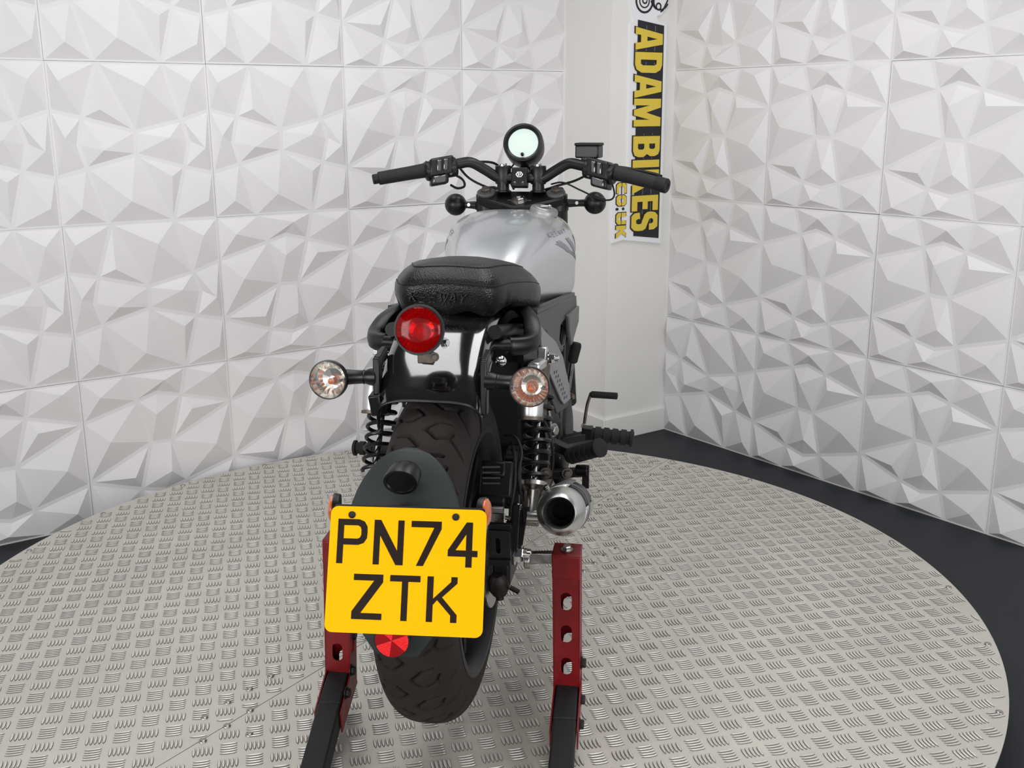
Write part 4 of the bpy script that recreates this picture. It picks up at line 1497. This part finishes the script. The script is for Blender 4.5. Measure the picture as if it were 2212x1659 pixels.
# cables
CB = [[(-.19, .97, 1.075), (-.16, 1.0, 1.055), (-.155, 1.01, 1.035), (-.17, .99, 1.03), (-.185, .97, 1.04)],
      [(-.17, 1.0, 1.09), (-.145, 1.03, 1.055), (-.10, 1.05, 1.03), (-.06, 1.07, 1.02)],
      [(-.13, 1.02, 1.10), (-.08, 1.06, 1.095), (-.05, 1.09, 1.06), (-.03, 1.10, 1.02)],
      [(.19, .98, 1.07), (.15, 1.02, 1.05), (.10, 1.04, 1.035), (.06, 1.06, 1.02)],
      [(.085, 1.03, 1.04), (.12, 1.01, 1.046), (.165, 1.0, 1.028), (.20, 1.0, 1.012), (.222, 1.0, 1.003)],
      [(.255, .97, 1.05), (.262, .98, 1.02), (.255, .99, 1.004), (.235, 1.0, 1.0), (.222, 1.0, 1.003)],
      [(-.02, 1.08, 1.10), (-.055, 1.10, 1.05), (-.05, 1.12, .98), (-.03, 1.13, .9)]]
for i, c in enumerate(CB):
    MB().tube(spline(c, 7), .0034 if i < 4 else .0024, 8).build('control_cable', 'matt_black', bike)
MB().tube([(.205, 1.0, 1.009), (.236, 1.0, 1.0)], .0058, 10).build('cable_joiner', 'satin_black', bike)
# front indicators seen from behind
for sx, c in ((-1, Vector((-.190, 1.055, .980))), (1, Vector((.204, 1.055, .988)))):
    fi = MB().sphere(c, .031, 28, 18).build('front_indicator', 'satin_black', bike)
    fi['label'] = 'ball-shaped black shell of a front indicator'
    inn = Vector((sx * .125, 1.05, c.z - .001))
    mb = MB().tube([c - Vector((sx * .02, 0, 0)), c.lerp(inn, .55), inn], [.0105, .0095, .012], 16)
    mb.build('indicator_arm', 'satin_black', fi)
    MB().hexbolt(c.lerp(inn, .62) + Vector((0, -.009, .001)), (0, -1, .1), .0058, .004, False).build('arm_screw', 'steel', fi)
    MB().lathe([(.034, 0), (.034, .022)], (sx * .098, 1.046, .968), (0, 0, 1), 24).build('indicator_band', 'satin_black', fi)
# speedometer
gc = Vector((.004, 1.045, 1.152))
gn = Vector((0, -1, .42)).normalized()
gau = MB().lathe([(.030, -.085), (.044, -.075), (.0535, -.055), (.0555, -.03), (.0560, -.004), (.0545, .002), (.049, .003), (.0425, -.003), (.0415, -.006)], gc, gn, 48, True, False).build('speedometer', 'satin_black', bike)
MB().lathe([(.0425, -.0055), (.0, -.0045)], gc, gn, 48, False, False).build('dial_glass', 'gauge_reflection', gau)
MB().lathe([(.0045, 0), (.0045, .006), (.003, .008)], gc + gn * -.003 + Vector((0, -.0135, -.0315)), gn, 14).build('dial_button', 'matt_black', gau)
MB().bar(gc + gn * -.06 + Vector((0, .01, -.035)), (0, 1.06, 1.03), .03, .012, up=(0, 1, 0)).build('dial_bracket', 'satin_black', gau, bevel=.002)
# headlight and front mudguard on the far side
mb = MB().lathe([(.03, -.09), (.07, -.07), (.088, -.03), (.092, 0), (.085, .012), (.04, .022)], (0, 1.20, .90), (0, 1, 0), 36)
mb.build('headlight', 'gloss_black', bike)
mb = MB().grid(lambda t, s: (.062 * s, 1.42 + (.335 - .03 * s * s) * math.cos(t), .3125 + (.335 - .03 * s * s) * math.sin(t)), list(np.linspace(R(35), R(150), 26)), list(np.linspace(-1, 1, 13)))
mb.build('front_fender', 'gloss_black', bike, solid=.003)

# ------------------------------------------------------------------ the paddock stand
stand = empty('paddock_stand', (BX, BY, ZT), -PSI)
tag(stand, 'red steel paddock stand with slotted uprights and black arms under the rear axle', 'paddock stand')
for sx, top, bot, arm1, arm2 in ((1, (.243, .010, .400), (.243, .050, .045), (.262, -.30, .030), (.285, -.80, .030)),
                                 (-1, (-.222, .010, .400), (-.240, .030, .045), (-.196, -.30, .030), (-.165, -.80, .030))):
    top, bot = vec(top), vec(bot)
    d = top - bot
    H = d.length
    ey = d.normalized()
    ex = Vector((1, 0, 0))
    ex = (ex - ey * ex.dot(ey)).normalized()
    ez = ex.cross(ey)           # towards the camera (-y)
    hs = [slot2(0, H * f, .022, .042) for f in (.71, .50, .285)]
    W = .052
    o = bot + ez * .023
    mb = MB().prism([(-W / 2, 0.035), (W / 2, .035), (W / 2, H), (-W / 2, H)], o - ez * .0025, ex, ey, .0025, hs)
    up_ = mb.build('upright', 'stand_red', stand, smooth=False)
    hs2 = [slot2(0, H * f, .026, .05) for f in (.60, .33)]
    mb = MB()
    for k in (-1, 1):
        mb.prism([(-.023, 0), (.023, 0), (.023, H), (-.023, H)], bot + ex * (k * W / 2) - ex * .00125, -ez, ey, .0025 * (1), [slot2(0, H * f, .02, .036) for f in (.30,)])
    mb.prism([(-W / 2, 0), (W / 2, 0), (W / 2, H), (-W / 2, H)], bot - ez * .023, ex, ey, .0025, [slot2(.004, H * f, .03, .05) for f in (.60, .36, .16)])
    mb.build('upright_shell', 'stand_red', stand, smooth=False)
    mb = MB()
    mb.box(top - ey * .002, (W + .004, .05, .008), Matrix((ex, -ez, ey)).transposed())
    mb.box(top - ey * .026 + ez * .0245, (W + .003, .004, .05), Matrix((ex, -ez, ey)).transposed())
    mb.build('top_block', 'stand_red', stand, bevel=.0025)
    mb = MB().hexbolt(top + ez * .004 + ey * .003, ey, .0085, .008)
    mb.build('set_screw', 'steel', stand)
    mb = MB()
    y_ = top - ey * .014 + ez * .002
    mb.bar(y_, Vector((sx * .168, 0, y_.z - .002)), .018, .022)
    mb.cyl(Vector((sx * .172, 0.0, y_.z - .008)), Vector((sx * .160, 0.0, y_.z - .008)), .017, n=20)
    mb.build('support_pin', 'steel', stand, bevel=.002)
    # black rubber faced arm and its red channel
    a0 = bot + Vector((0, -.005, .012))
    arm1, arm2 = vec(arm1), vec(arm2)
    am = MB()
    p = [a0 + Vector((0, .01, .020)), a0.lerp(arm1, .35) + Vector((0, 0, .012)), arm1, arm2]
    am.bar(p[0], p[1], .046, .05)
    am.bar(p[1], p[2], .046, .05, h1=.045)
    am.bar(p[2], p[3], .046, .045)
    am.build('rubber_arm', 'arm_rubber', stand, bevel=.004)
    mb = MB()
    for k in (-1, 1):
        q0, q1 = a0 + Vector((k * .0265, .02, .018)), a0.lerp(arm1, .42) + Vector((k * .0265, 0, .006))
        mb.bar(q0, q1, .003, .068, h1=.046)
    mb.build('arm_channel', 'stand_red', stand)
    for f, zz in ((.02, .085), (.10, .02), (.30, .012)):
        q = a0.lerp(arm1, f) + Vector((.028, 0, zz))
        if sx < 0:
            q = a0.lerp(arm1, f) + Vector((.028, 0.01, zz + .03))
        MB().hexbolt(q, (1, 0, 0), .0095, .008).build('channel_bolt', 'dark_brown', stand)
MB().tube([(-.165, -.79, .026), (.285, -.79, .026)], .018, 16).build('handle_bar', 'arm_rubber', stand)
